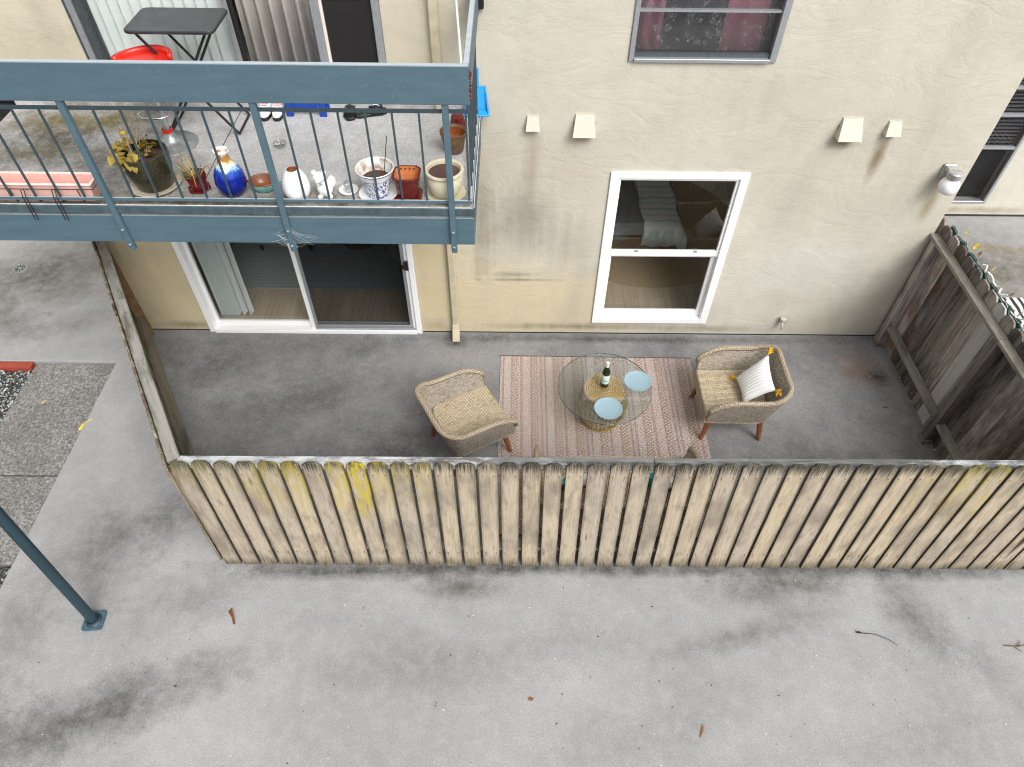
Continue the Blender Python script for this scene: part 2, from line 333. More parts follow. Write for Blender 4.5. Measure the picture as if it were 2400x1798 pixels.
M['cap_grey'] = cap_wood('grey_cap_wood', (.24, .23, .20), (.36, .35, .325), (.11, .105, .08))
M['rail_grey'] = cap_wood('grey_rail_wood', (.20, .19, .16), (.30, .285, .25), (.13, .12, .10))
def side_wood(name, lo, hi):
    g = G(name); v = g.rvec(g.obj())
    gr = g.noise(g.map(v, (40, 40, 1.5)), 1, 5, .65, 1.2); bl = g.noise(g.map(v, (4, 4, 1.6)), 1, 5, .65); rd = g.rand()
    c = g.mix(g.rng(gr, .32, .68), lo, hi)
    c = g.mix(g.mth('MULTIPLY', g.rng(bl, .47, .62), .75), c, (.045, .038, .033)); c = g.mix(g.rng(g.noise(g.map(v, (90, 90, 3)), 1, 3, .6), .55, .68, 0, .8), c, (.035, .03, .026))
    c = g.mix(g.mth('MULTIPLY', g.rng(g.noise(v, 2.2, 4), .5, .62), g.rng(rd, .5, 1.1)), c, (.15, .07, .045))
    tn = g.rng(g.mth('FRACT', g.mth('MULTIPLY', rd, 7.3)), 0, 1, .5, 1.45); c = g.mix(1.0, c, g.comb(tn, tn, tn), 'MULTIPLY')
    c = g.mix(g.attr('bleach'), c, g.mix(g.rng(gr, .3, .7), (.33, .32, .31), (.5, .49, .48)))
    sp = g.rng(g.vor(g.map(v, (60, 60, 30)), 1), .12, .2, 1, 0); c = g.mix(g.mth('MULTIPLY', sp, g.rng(bl, .55, .65, 0, .9)), c, (.5, .49, .47))
    return g.fin(c, .85, g.bump(gr, .6, .007), spec=.25)
M['swood'] = side_wood('dark_fence_wood', (.15, .13, .112), (.40, .36, .32))
M['lwood'] = side_wood('mossy_fence_wood', (.16, .13, .08), (.27, .24, .17))

def blue_paint():
    g = G('blue_grey_paint'); v = g.obj(); a = g.noise(g.map(v, (1, 6, 6)), 3, 5, .6); b = g.noise(v, 40, 3, .6)
    c = g.mix(g.rng(a, .3, .7), (.064, .115, .146), (.082, .138, .172)); c = g.mix(g.rng(b, .62, .8, 0, .35), c, (.2, .3, .35))
    pl = g.rng(g.vor(v, 7), .02, .035, 1, 0); c = g.mix(g.mth('MULTIPLY', pl, g.rng(a, .5, .6)), c, (.45, .5, .52))
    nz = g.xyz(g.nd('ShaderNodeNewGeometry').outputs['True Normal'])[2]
    c = g.mix(g.mth('MULTIPLY', g.rng(nz, .6, .95), g.rng(a, .3, .65, .8, 1.0)), c, (.42, .47, .50))  # upward faces paler: settled dust plus sky sheen painted into the colour
    return g.fin(c, .5, g.bump(b, .12, .003))
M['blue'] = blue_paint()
M['blue_dark'] = plain('blue_grey_metal', (.038, .062, .076), .5, var=.15, sc=20)
M['blue_post'] = plain('dark_teal_post_paint', (.014, .037, .050), .5, var=.12, sc=9)
M['flash'] = plain('worn_flashing', (.55, .57, .56), .5, var=.25, sc=14, bump=.2)
M['flash_b'] = plain('flashing_paint', (.055, .085, .10), .55, var=.25, sc=16)
M['rust'] = plain('rust', (.17, .028, .012), .9, var=.5, bump=.5, sc=60)
M['white'] = plain('white_vinyl', (.86, .86, .86), .35, var=.02)
M['alu'] = plain('aluminium', (.42, .44, .46), .4, metal=.6, var=.1)
M['alu_dk'] = plain('dark_aluminium', (.10, .115, .125), .4, metal=.5, var=.15)
M['black'] = plain('black_plastic', (.012, .012, .013), .45)
M['blackm'] = plain('black_metal', (.014, .014, .015), .4)
M['pane'] = glass_mat('window_glass', (.92, .935, .93), 1.1)
M['pane_dk'] = glass_mat('screened_glass', (.80, .80, .81), .8)
def tableglass():
    m = glass_mat('table_glass', (.82, .86, .845), 1.7); t = m.node_tree; out = t.nodes['Material Output']; src = out.inputs[0].links[0].from_socket
    df = t.nodes.new('ShaderNodeBsdfDiffuse'); df.inputs[0].default_value = (.75, .78, .77, 1); mx = t.nodes.new('ShaderNodeMixShader'); mx.inputs[0].default_value = .010
    t.links.new(src, mx.inputs[1]); t.links.new(df.outputs[0], mx.inputs[2]); t.links.new(mx.outputs[0], out.inputs[0]); return m
M['tglass'] = tableglass()
M['tedge'] = plain('glass_edge', (.05, .085, .075), .15)
def screenm():
    g = G('insect_screen'); t = g.t; tr = g.nd('ShaderNodeBsdfTransparent'); df = g.nd('ShaderNodeBsdfDiffuse', {0: (.035, .033, .033, 1)})
    mx = g.nd('ShaderNodeMixShader', {0: .72}); t.links.new(tr.outputs[0], mx.inputs[1]); t.links.new(df.outputs[0], mx.inputs[2])
    t.links.new(mx.outputs[0], t.nodes['Material Output'].inputs[0]); return g.m
M['screen'] = screenm()
def floorwood():
    g = G('room_floorboards'); v = g.obj()
    br = g.nd('ShaderNodeTexBrick', {'Vector': g.map(v, rot=(0, 0, R(90))), 'Scale': 1, 'Color1': (.56, .45, .33, 1), 'Color2': (.47, .375, .27, 1), 'Mortar': (.33, .26, .185, 1), 'Mortar Size': .002, 'Brick Width': 1.2, 'Row Height': .12})
    n = g.noise(g.map(v, (25, 1.2, 25)), 1, 5, .6, .8); c = g.mix(g.rng(n, .35, .7, 0, .5), br.outputs[0], (.24, .19, .14))
    return g.fin(c, .45)
M['floorwood'] = floorwood()
M['teal_rug'] = None
def stripe_cloth(name, cols, scale, axis=0, ro=.9):
    g = G(name); v = g.obj(); x = g.xyz(v)[axis]
    f = g.mth('FRACT', g.mth('MULTIPLY', x, scale)); n = g.noise(v, 120, 2)
    c = g.ramp(f, [(i/len(cols), k) for i, k in enumerate(cols)], 'CONSTANT'); c = g.mix(g.rng(n, .4, .7, 0, .3), c, (.2, .2, .2))
    return g.fin(c, ro, g.bump(n, .3, .003))
M['teal_rug'] = stripe_cloth('teal_rug', [(.31, .35, .345), (.27, .31, .31), (.32, .355, .345), (.28, .32, .32)], 9, 1)
M['blanket'] = stripe_cloth('striped_blanket', [(.82, .82, .79), (.60, .70, .69), (.85, .84, .82), (.76, .78, .77), (.50, .62, .62), (.84, .82, .80)], 4.2, 1)
M['jute'] = plain('jute_rug', (.36, .26, .15), .95, var=.4, sc=60, bump=.5)

def wicker(name, cols, bw=.036, bh=.0125):
    g = G(name); v = g.uv()
    br = g.nd('ShaderNodeTexBrick', {'Vector': v, 'Scale': 1, 'Color1': (0, 0, 0, 1), 'Color2': (1, 1, 1, 1), 'Mortar': (.3, .3, .3, 1), 'Mortar Size': bh*.2, 'Mortar Smooth': .4, 'Bias': 0, 'Brick Width': bw, 'Row Height': bh})
    f = g.nd('ShaderNodeRGBToBW', {0: br.outputs['Color']}).outputs[0]
    c = g.ramp(f, [(0, cols[0]), (.33, cols[1]), (.66, cols[2]), (1, cols[3])])
    n = g.noise(v, 40, 3); c = g.mix(g.rng(n, .35, .75, 0, .4), c, cols[0])
    c = g.mix(g.mth('MULTIPLY', br.outputs['Fac'], .7), c, (.09, .072, .052))
    h = g.mth('SUBTRACT', 1, br.outputs['Fac'])
    u = g.xyz(v)[0]; hump = g.mth('ABSOLUTE', g.mth('SINE', g.mth('MULTIPLY', u, math.pi/bw)))
    return g.fin(c, .6, g.bump(g.mth('ADD', h, g.mth('MULTIPLY', hump, .5)), .8, .006))
M['wicker'] = wicker('wicker', ((.27, .235, .19), (.48, .415, .33), (.60, .535, .44), (.45, .425, .39)))
M['wicker_seat'] = wicker('wicker_seat', ((.40, .315, .20), (.62, .51, .335), (.72, .62, .44), (.54, .46, .34)), .04, .015)
M['rim'] = wicker('wicker_rim', ((.46, .37, .255), (.54, .44, .31), (.60, .50, .36), (.50, .42, .31)), .018, .012)
def legwood():
    g = G('stained_leg_wood'); v = g.rvec(g.obj()); n = g.noise(g.map(v, (60, 60, 4)), 1, 4, .6)
    return g.fin(g.mix(g.rng(n, .3, .7), (.19, .062, .02), (.32, .115, .04)), .35)
M['leg'] = legwood()
M['straw'] = plain('woven_straw', (.74, .45, .165), .75, var=.28, sc=70, bump=.4)
M['rattan'] = plain('rattan_cane', (.36, .255, .07), .5, var=.4, sc=30)
def rugm():
    g = G('woven_rug'); v = g.obj(); x, y, z = g.xyz(v); fx = g.mth('FRACT', g.mth('MULTIPLY', g.mth('ADD', x, 1.02), 1/.44))
    st = [0, .06, .10, .22, .26, .30, .44, .48, .54, .68, .72, .76, .90, .95]
    base = [(.49, .44, .42), (.32, .22, .185), (.45, .39, .37), (.52, .46, .44), (.36, .235, .20), (.295, .205, .165), (.52, .46, .44), (.37, .25, .215), (.46, .37, .345), (.53, .47, .45), (.34, .215, .18), (.31, .20, .155), (.49, .44, .42), (.36, .24, .20)]
    dotc = [0, 0, .8, 0, 0, 1, 0, 0, .7, 0, 0, 1, 0, 0]
    col = g.ramp(fx, list(zip(st, base)), 'CONSTANT'); sel = g.ramp(fx, [(p, (d, d, d)) for p, d in zip(st, dotc)], 'CONSTANT')
    kx = g.mth('SINE', g.mth('MULTIPLY', x, 2*math.pi/.047)); ky = g.mth('SINE', g.mth('MULTIPLY', y, 2*math.pi/.038)); dm = g.mth('MULTIPLY', kx, ky)
    c = g.mix(g.mth('MULTIPLY', g.rng(dm, .05, .35), sel), col, (.60, .50, .40))
    zig = g.mth('SINE', g.mth('MULTIPLY', g.mth('ADD', y, g.mth('MULTIPLY', g.mth('PINGPONG', x, .014), 1.2)), 2*math.pi/.030))
    c = g.mix(g.mth('MULTIPLY', g.rng(zig, .0, .6), g.mth('MULTIPLY', g.mth('SUBTRACT', 1, sel), .55)), c, (.30, .185, .155))
    n = g.noise(v, 95, 2, .7); c = g.mix(g.rng(n, .5, .66, 0, .8), c, (.66, .62, .60)); c = g.mix(g.rng(n, .34, .48, .8, 0), c, (.20, .11, .09))
    return g.fin(c, .95, g.bump(g.mth('ADD', dm, zig), .5, .006), spec=.1)
M['rug'] = rugm()
M['rug_edge'] = plain('rug_binding', (.12, .075, .06), .95)
M['bottle'] = plain('bottle_glass', (.018, .026, .008), .08, var=.1)
M['label'] = None
def labelm():
    g = G('bottle_label'); z = g.xyz(g.obj())[2]
    return g.fin(g.ramp(g.rng(z, .06, .16), [(0, (.62, .74, .74)), (.3, (.10, .42, .46)), (.42, (.7, .78, .76)), (.62, (.45, .62, .63)), (.7, (.74, .8, .78))], 'CONSTANT'), .6)
M['label'] = labelm()
M['foil'] = plain('bottle_foil', (.75, .73, .68), .35, var=.05)
M['plate'] = plain('pale_blue_glaze', (.27, .39, .445), .25, var=.03)
M['pillow'] = None
def pillowm():
    g = G('ribbed_cotton'); u = g.xyz(g.uv())[0]; s_ = g.mth('SINE', g.mth('MULTIPLY', u, 2*math.pi*12))
    return g.fin(g.mix(g.rng(s_, -1, -.6, .25, 0), (.88, .875, .86), (.72, .71, .69)), .95, g.bump(s_, .35, .006), spec=.1)
M['pillow'] = pillowm()
M['tassel'] = plain('yellow_yarn', (.62, .33, .01), .9, var=.2, sc=90, bump=.5)
def cushm():
    g = G('geometric_cushion'); v = g.obj(); vc = g.nd('ShaderNodeTexVoronoi', {'Vector': v, 'Scale': 9}).outputs['Color']; f = g.xyz(vc)[0]
    return g.fin(g.ramp(f, [(0, (.7, .55, .06)), (.28, (.7, .72, .68)), (.5, (.02, .22, .24)), (.66, (.72, .62, .2)), (.8, (.35, .62, .66)), (.92, (.05, .06, .06))], 'CONSTANT'), .9)
M['cushion'] = cushm()
# ceramics on the balcony
M['pink'] = plain('pink_plastic', (.74, .44, .38), .4, var=.06)
M['pink_in'] = plain('pink_plastic_faded', (.84, .62, .56), .5, var=.06)
def speck(name, a, b, sc): 
    g = G(name); f = g.vor(g.obj(), sc); return g.fin(g.mix(g.rng(f, .25, .5), a, b), .3)
M['olive'] = speck('olive_glaze', (.06, .055, .025), (.02, .018, .010), 95)
M['saucer'] = plain('saucer_glaze', (.50, .44, .34), .5, var=.2, sc=14)
M['soil'] = plain('potting_soil', (.075, .042, .03), .95, var=.4, sc=60, bump=.6)
M['soil_br'] = plain('brown_soil', (.095, .05, .042), .95, var=.12, sc=60)
def vasem():
    g = G('blue_vase_glaze'); z = g.xyz(g.obj())[2]; a = g.noise(g.map(g.obj(), (38, 38, 3)), 1, 3)
    f = g.mth('ADD', z, g.mth('MULTIPLY', g.mth('SUBTRACT', a, .5), .13))
    return g.fin(g.ramp(g.rng(f, 0, .34), [(0, (.003, .007, .11)), (.45, (.003, .014, .24)), (.60, (.01, .08, .45)), (.66, (.45, .66, .78)), (.70, (.72, .75, .74)), (.76, (.72, .62, .42)), (.80, (.42, .20, .03)), (.90, (.40, .20, .05)), (.94, (.78, .77, .74))]), .12)
M['vase'] = vasem()
M['brown'] = plain('brown_glaze', (.22, .068, .022), .25, var=.3, sc=18)
M['turq'] = plain('turquoise_glaze', (.18, .42, .38), .3, var=.3, sc=30, bump=.3)
M['wceram'] = plain('white_ceramic', (.80, .80, .78), .25, var=.03)
def bluewhite():
    g = G('blue_white_porcelain'); v = g.obj(); z = g.xyz(v)[2]
    n = g.noise(v, 34, 4, .7, 1.5); band = g.mth('ADD', g.rng(z, .172, .178, 0, 1), 0)
    f = g.mth('MULTIPLY', g.rng(n, .5, .56), g.rng(z, .16, .165, 1, 0)); c = g.mix(f, (.76, .77, .78), (.02, .05, .27))
    an = g.nd('ShaderNodeTexGradient', {0: v}, gradient_type='RADIAL').outputs['Fac']
    pan = g.rng(g.mth('ABSOLUTE', g.mth('SUBTRACT', g.mth('FRACT', g.mth('MULTIPLY', an, 8)), .5)), .46, .48); c = g.mix(g.mth('MULTIPLY', pan, g.rng(z, .165, .17, 1, 0)), c, (.02, .05, .25))
    c = g.mix(g.rng(g.mth('ABSOLUTE', g.mth('SUBTRACT', z, .207)), .004, .007, 1, 0), c, (.03, .07, .35))
    return g.fin(c, .2)
M['bw'] = bluewhite()
M['bw_in'] = None
def bwin():
    g = G('porcelain_inside'); v = g.obj(); n = g.noise(v, 18, 4); return g.fin(g.mix(g.rng(n, .42, .62), (.74, .74, .73), (.40, .25, .14)), .4)
M['bw_in'] = bwin()
M['maroon'] = plain('maroon_glaze', (.115, .012, .010), .25, var=.2)
M['terra'] = plain('terracotta_inside', (.56, .20, .06), .7, var=.1)
M['cream'] = plain('cream_glaze', (.60, .55, .40), .35, var=.06)
M['bark'] = plain('brown_stoneware', (.13, .075, .035), .45, var=.4, sc=25)
M['shells'] = plain('white_shells', (.72, .70, .66), .6, var=.15)
M['clear'] = glass_mat('clear_glass', (.86, .88, .88), 2.0)
M['ash'] = plain('ash_stubs', (.6, .58, .55), .9, var=.3, sc=90)
M['bluepl'] = plain('blue_plastic', (.005, .05, .34), .4, var=.08)
M['skypl'] = plain('sky_blue_plastic', (.02, .30, .66), .4, var=.06)
M['chrome'] = plain('chrome', (.62, .63, .64), .18, metal=1, var=.1)
M['dullmetal'] = plain('dusty_metal', (.42, .45, .45), .35, metal=.7, var=.25, sc=14)
M['red'] = plain('red_vinyl', (.62, .022, .012), .3, var=.05)
M['tabletop'] = plain('black_table_plastic', (.03, .032, .036), .38, var=.5, sc=9)
M['redsole'] = plain('red_fabric', (.42, .02, .03), .7)
M['leaf_y'] = plain('yellowing_leaf', (.26, .185, .03), .6, var=.4, sc=25)
M['leaf_g'] = plain('green_blade', (.15, .17, .06), .6, var=.4, sc=14)
M['leaf_d'] = plain('dry_blade', (.36, .25, .10), .8, var=.3, sc=14)
M['leaf_p'] = plain('pinkish_leaf', (.36, .17, .14), .6, var=.3)
M['stem'] = plain('dry_stem', (.33, .26, .17), .9, var=.3)
M['flower'] = plain('yellow_flower', (.75, .55, .01), .6)
M['leaf_br'] = plain('brown_leaf', (.24, .085, .022), .55, var=.45, sc=30)
M['leaf_lem'] = plain('lemon_leaf', (.62, .47, .035), .55, var=.15)
M['redwood'] = plain('red_painted_wood', (.30, .050, .028), .7, var=.12, sc=10)
M['debris'] = plain('debris_dark', (.03, .022, .016), .9, var=.5)
M['debris_w'] = plain('debris_pale', (.7, .68, .62), .9)
M['drain'] = plain('drain_metal', (.33, .38, .37), .5, metal=.5, var=.3)
M['net'] = plain('green_netting', (.010, .10, .085), .6, var=.3, sc=60)
M['lights'] = plain('white_cord', (.75, .77, .77), .5)
def bwrug():
    g = G('black_white_rug'); v = g.obj(); n = g.noise(v, 5, 2); w1 = g.nd('ShaderNodeTexWave', {'Vector': v, 'Scale': 4, 'Distortion': 3.5, 'Detail': 1}).outputs['Fac']
    return g.fin(g.ramp(w1, [(0, (.03, .03, .033)), (.5, (.72, .72, .70))], 'CONSTANT'), .95)
M['bwrug'] = bwrug()
def curtain_pink():
    g = G('pink_curtain'); n = g.noise(g.map(g.obj(), (12, 12, .6)), 1, 3); return g.fin(g.mix(g.rng(n, .3, .7), (.66, .16, .27), (.92, .36, .47)), .9)
M['pinkcurt'] = curtain_pink()
def lace():
    g = G('lace_sheer'); t = g.t; v = g.obj(); n = g.vor(g.map(v, (1, 1, 1)), 12); d = g.noise(v, 16, 3, .7, 2.0); e = g.vor(g.map(v, (1, 1, .6), rot=(0, .6, 0)), 26)
    f = g.mth('MAXIMUM', g.mth('MULTIPLY', g.rng(g.mth('ABSOLUTE', g.mth('SUBTRACT', d, .5)), .008, .022, 1, 0), g.rng(n, .2, .45, 1, 0)), g.rng(e, .10, .15, 1, 0))
    f = g.mth('ADD', .12, g.mth('MULTIPLY', f, .8))
    tr = g.nd('ShaderNodeBsdfTransparent'); df = g.nd('ShaderNodeBsdfDiffuse', {0: (.7, .7, .7, 1)}); mx = g.nd('ShaderNodeMixShader', {0: f})
    t.links.new(tr.outputs[0], mx.inputs[1]); t.links.new(df.outputs[0], mx.inputs[2]); t.links.new(mx.outputs[0], t.nodes['Material Output'].inputs[0]); return g.m
M['lace'] = lace()
M['blind'] = plain('vinyl_blind', (.82, .855, .845), .5, var=.05, sc=4)
M['blind_tan'] = plain('fabric_drape', (.70, .63, .585), .85, var=.1, sc=5)
M['slat_dk'] = plain('dark_blind_slat', (.16, .16, .17), .5)
M['dark'] = plain('dark_interior', (.02, .02, .021), .9)
M['globe'] = plain('opal_glass', (.80, .81, .82), .15, var=.02)
M['lampmetal'] = plain('lamp_metal', (.46, .46, .45), .5, metal=.5, var=.3, sc=22)
M['ventp'] = plain('vent_paint', (.53, .50, .42), .6, var=.08)
M['sofa'] = plain('grey_sofa_fabric', (.20, .21, .21), .95, var=.15, sc=60)
M['armf'] = None
def armfab():
    g = G('patterned_fabric'); r = g.nd('ShaderNodeTexWave', {'Vector': g.obj(), 'Scale': 8, 'Distortion': 6, 'Detail': 2}, wave_type='RINGS').outputs['Fac']
    return g.fin(g.mix(g.rng(r, .4, .6), (.08, .15, .135), (.22, .27, .23)), .9)
M['armf'] = armfab()
M['web'] = plain('cobweb', (.62, .62, .6), .9)

# ------------------------------------------------------------------ ground and paving
g_ = MB().box(-60, 60, -60, 60, -.5, -.09).build('ground', M['earth']); tag(g_, kind='structure')
wk = MB().prism([(-9, -.47), (-4.19, -.47), (-4.19, -12), (12, -12), (12, 2.6), (-9, 2.6)], -.12, 0, 'z').build('walkway', M['walk'], bev=.006); tag(wk, kind='structure')
FA = Vector((-4.055, -.04)); FB = Vector((-2.42, -2.755))   # plan line of the slanting left fence (boards' inner face)
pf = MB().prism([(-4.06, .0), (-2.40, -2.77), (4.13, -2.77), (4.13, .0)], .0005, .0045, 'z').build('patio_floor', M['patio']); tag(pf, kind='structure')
for k, (y0, y1) in enumerate(((-1.885, -.485), (-2.785, -1.90))):
    s_ = MB().box(-5.05, -4.20, y0, y1, -.14, -.028).build('paving_slab', M['agg'], bev=.008); tag(s_, kind='structure')
hb = MB().box(-6.4, -5.07, -.56, -.48, -.16, -.005).build('header_board', M['redwood'], bev=.004); tag(hb, 'red painted timber edging board along the gravel bed', 'edging board')
def gravel():
    b = MB()
    for (x0, x1, y0, y1, n) in ((-5.75, -5.06, -1.75, -.57, 1900), (-4.75, -4.21, -3.4, -2.80, 800)):
        for i in range(n):
            x, y = rnd.uniform(x0, x1), rnd.uniform(y0, y1); s = rnd.uniform(.009, .019); z = -.07+rnd.uniform(0, .03)
            o = len(b.v); rz = rnd.uniform(0, 6.28)
            for (a, c, d) in ((1, 0, 0), (0, 1, 0), (-1, 0, 0), (0, -1, 0), (0, 0, .7), (0, 0, -.7)):
                q = s*rnd.uniform(.75, 1.25); b.v.append((x+q*(a*math.cos(rz)-c*math.sin(rz)), y+q*(a*math.sin(rz)+c*math.cos(rz)), z+q*d))
            for t in ((0, 1, 4), (1, 2, 4), (2, 3, 4), (3, 0, 4), (1, 0, 5), (2, 1, 5), (3, 2, 5), (0, 3, 5)): b.f.append(tuple(o+i for i in t))
    return b.build('gravel', M['gravel'], smooth='all', fix=False)
tag(gravel(), 'grey and white gravel beside the rough slabs', 'gravel', kind='stuff')

# ------------------------------------------------------------------ building
def wall_mesh(xs, zs, holes, y0, y1):
    bm = bmesh.new(); vs = {}
    def V(x, z):
        if (x, z) not in vs: vs[(x, z)] = bm.verts.new((x, y0, z))
        return vs[(x, z)]
    fs = []
    for i in range(len(xs)-1):
        for j in range(len(zs)-1):
            cx, cz = (xs[i]+xs[i+1])/2, (zs[j]+zs[j+1])/2
            if any(a < cx < b and c < cz < d for a, b, c, d in holes): continue
            fs.append(bm.faces.new((V(xs[i], zs[j]), V(xs[i+1], zs[j]), V(xs[i+1], zs[j+1]), V(xs[i], zs[j+1]))))
    r = bmesh.ops.extrude_face_region(bm, geom=fs)
    bmesh.ops.translate(bm, verts=[e for e in r['geom'] if isinstance(e, bmesh.types.BMVert)], vec=(0, y1-y0, 0))
    bmesh.ops.recalc_face_normals(bm, faces=bm.faces)
    me = bpy.data.meshes.new('wall'); bm.to_mesh(me); bm.free(); return me
bld = empty('apartment_building', 'cream stucco two-storey apartment building with white framed windows and doors', 'building')
DL, DR, DT = -3.316, -.966, 2.06
holes = [(DL, DR, .0, DT), (.886, 2.135, .195, 2.05), (-3.30, -.985, 2.72, 4.75), (.905, 2.06, 3.02, 4.35)]
xs = sorted({-4.06, 4.067, *[h[0] for h in holes], *[h[1] for h in holes]}); zs = sorted({.03, 5.6, 2.62, *[h[2] for h in holes if h[2] > 0], *[h[3] for h in holes]})
holes = [(a, b, c-.05 if c == 0 else c, d) for a, b, c, d in holes]
me = wall_mesh(xs, zs, holes, 0, .16); me.materials.append(M['stucco']); link('wall', me, bld)
bs = MB(); bs.box(-4.06, DL-.01, .012, .1, .0, .03); bs.box(DR+.01, 4.067, .012, .1, .0, .03); bs.build('base_flashing', M['base'], bld)
MB().box(-4.06, -3.9, .16, 6, 0, 5.6).build('side_wall', M['stucco'], bld); MB().box(3.907, 4.067, .16, 6, .0, 5.6).build('side_wall', M['stucco'], bld)
MB().box(-4.2, 4.2, -.12, 6.1, 5.6, 5.75).build('roof', M['trim_tan'], bld)
bwh = [(-3.8, -.35, .25, 2.35), (.0, 3.8, .25, 2.35)]  # unseen back openings, added to bring more daylight into the rooms
me = wall_mesh(sorted({-3.9, 3.907, *[h[0] for h in bwh], *[h[1] for h in bwh]}), [0, .25, 2.35, 5.6], bwh, 5.9, 6); me.materials.append(M['room']); link('back_wall', me, bld)
MB().box(-3.9, 3.907, .16, 5.9, 2.42, 2.72).build('floor_slab', M['room'], bld)
MB().box(-.25, -.13, .16, 5.9, 0, 5.6).build('partition_wall', M['room'], bld)
rf = MB().box(-3.9, 3.907, .0 + .16, 5.9, .005, .03).build('room_floor', M['floorwood']); tag(rf, kind='structure')
# wings set back on both sides
wr = empty('building_wing', 'set-back stucco wing with dark slatted window right of the building corner', 'building', (4.067, 2.27, 0))
hw = (1.2, 2.125, .21, 2.05)
me = wall_mesh(sorted({.0, 6, hw[0], hw[1]}), sorted({.04, 5.6, hw[2], hw[3]}), [hw], 0, .15); me.materials.append(M['stucco']); link('wall', me, wr)
MB().box(0, 6, .012, .1, 0, .04).build('base_flashing', M['base'], wr)
def window_simple(parent, x0, x1, z0, z1, ybar=(), mf='alu_dk', y=.02):
    wdw = MB()
    for (a, b, c, d) in ((x0, x0+.035, z0, z1), (x1-.035, x1, z0, z1), (x0+.035, x1-.035, z0, z0+.035), (x0+.035, x1-.035, z1-.035, z1)): wdw.box(a, b, y-.03, y+.03, c, d)
    wo = wdw.build('window', M[mf], parent, bev=.003)
    for zz in ybar: MB().box(x0+.036, x1-.036, y-.022, y+.022, zz-.018, zz+.018).build('glazing_bar', M[mf], wo)
    MB().box(x0+.03, x1-.03, y+.004, y+.008, z0+.03, z1-.03).build('pane', M['pane_dk'], wo)
    return wo
wo = window_simple(wr, hw[0], hw[1], hw[2], hw[3], (1.0, 1.42, 1.75), 'alu')
for k in range(22): MB().box(hw[0]+.04, hw[1]-.04, .07, .095, 1.03+k*.046, 1.034+k*.046+.012).build('blind_slat', M['slat_dk'], wo)
MB().box(hw[0], hw[1], .15, .17, hw[2], hw[3]).build('dark_room', M['dark'], wo)
wlft = empty('building_wing', 'set-back stucco wing glimpsed past the mossy end of the balcony', 'building', (-4.06, 2.27, 0))
hw2 = (-2.4, -1.0, .9, 2.1)
me = wall_mesh(sorted({-6, 0, hw2[0], hw2[1]}), sorted({0, 5.6, hw2[2], hw2[3]}), [hw2], 0, .15); me.materials.append(M['stucco']); link('wall', me, wlft)
wo2 = window_simple(wlft, *hw2, (1.5,), 'alu'); MB().box(hw2[0], hw2[1], .15, .17, hw2[2], hw2[3]).build('dark_room', M['dark'], wo2)

# white double-hung window
def boxes(parent, name, mat, lst, bev=.004):
    b = MB()
    for q in lst: b.box(*q)
    return b.build(name, M[mat], parent, bev=bev)
wd = boxes(bld, 'window', 'white', [(.888, .966, -.022, .10, .197, 2.048), (2.055, 2.133, -.022, .10, .197, 2.048), (.966, 2.055, -.022, .10, 1.985, 2.048), (.966, 2.055, -.022, .10, .197, .262)])
boxes(wd, 'upper_sash', 'white', [(.967, .99, .0, .035, 1.10, 1.984), (2.03, 2.054, .0, .035, 1.10, 1.984), (.991, 2.029, .0, .035, 1.955, 1.984), (.991, 2.029, -.004, .035, 1.105, 1.165)])
boxes(wd, 'lower_sash', 'white', [(.967, 1.012, .04, .075, .263, 1.10), (2.01, 2.054, .04, .075, .263, 1.10), (1.013, 2.009, .038, .075, .263, .335), (1.013, 2.009, .04, .075, 1.06, 1.10)])
boxes(wd, 'sash_lock', 'alu', [(1.22, 1.26, -.008, .004, 1.158, 1.170)], 0); boxes(wd, 'sash_lock', 'alu', [(1.80, 1.84, -.008, .004, 1.158, 1.170)], 0)
MB().box(.99, 2.03, .016, .020, 1.164, 1.956).build('pane', M['pane'], wd); MB().box(1.012, 2.010, .055, .059, .334, 1.062).build('pane', M['pane'], wd)
# ground floor sliding door
sdoor = boxes(bld, 'sliding_door', 'white', [(DL+.002, DL+.062, -.02, .12, .005, DT-.002), (DR-.062, DR-.002, -.02, .12, .005, DT-.002), (DL+.062, DR-.062, -.02, .12, DT-.06, DT-.002), (DL+.062, DR-.062, -.035, .12, .005, .055)])
boxes(sdoor, 'fixed_panel', 'white', [(DL+.063, DL+.10, .06, .10, .056, DT-.061), (-2.20, -2.145, .055, .10, .056, DT-.061), (DL+.101, -2.201, .06, .10, .056, .10), (DL+.101, -2.201, .06, .10, DT-.11, DT-.061)])
boxes(sdoor, 'sliding_panel', 'white', [(-2.19, -2.14, .005, .05, .056, DT-.061), (DR-.10, DR-.063, .005, .05, .056, DT-.061), (-2.141, DR-.099, .008, .048, DT-.10, DT-.062), (-2.141, DR-.099, .021, .048, .056, .10)])
boxes(sdoor, 'screen_frame', 'alu', [(-2.138, -2.105, -.005, .02, .075, DT-.061), (-2.104, DR-.101, -.005, .02, .075, .115), (DR-.13, DR-.101, -.005, .02, .116, DT-.061), (-2.138, DR-.07, -.018, .0, .0555, .074)], .002)
boxes(sdoor, 'handle', 'black', [(DR-.10, DR-.06, -.045, -.02, .92, 1.03), (DR-.12, DR-.08, -.06, -.046, .945, 1.005)], .004)
MB().box(DL+.09, -2.19, .078, .082, .09, DT-.1).build('pane', M['pane'], sdoor); MB().box(-2.145, DR-.09, .028, .032, .07, DT-.1).build('pane', M['pane'], sdoor)
MB().box(-2.11, DR-.12, .006, .008, .11, DT-.08).build('insect_screen', glass_mat('fly_screen', (.72, .72, .73), .0), sdoor)
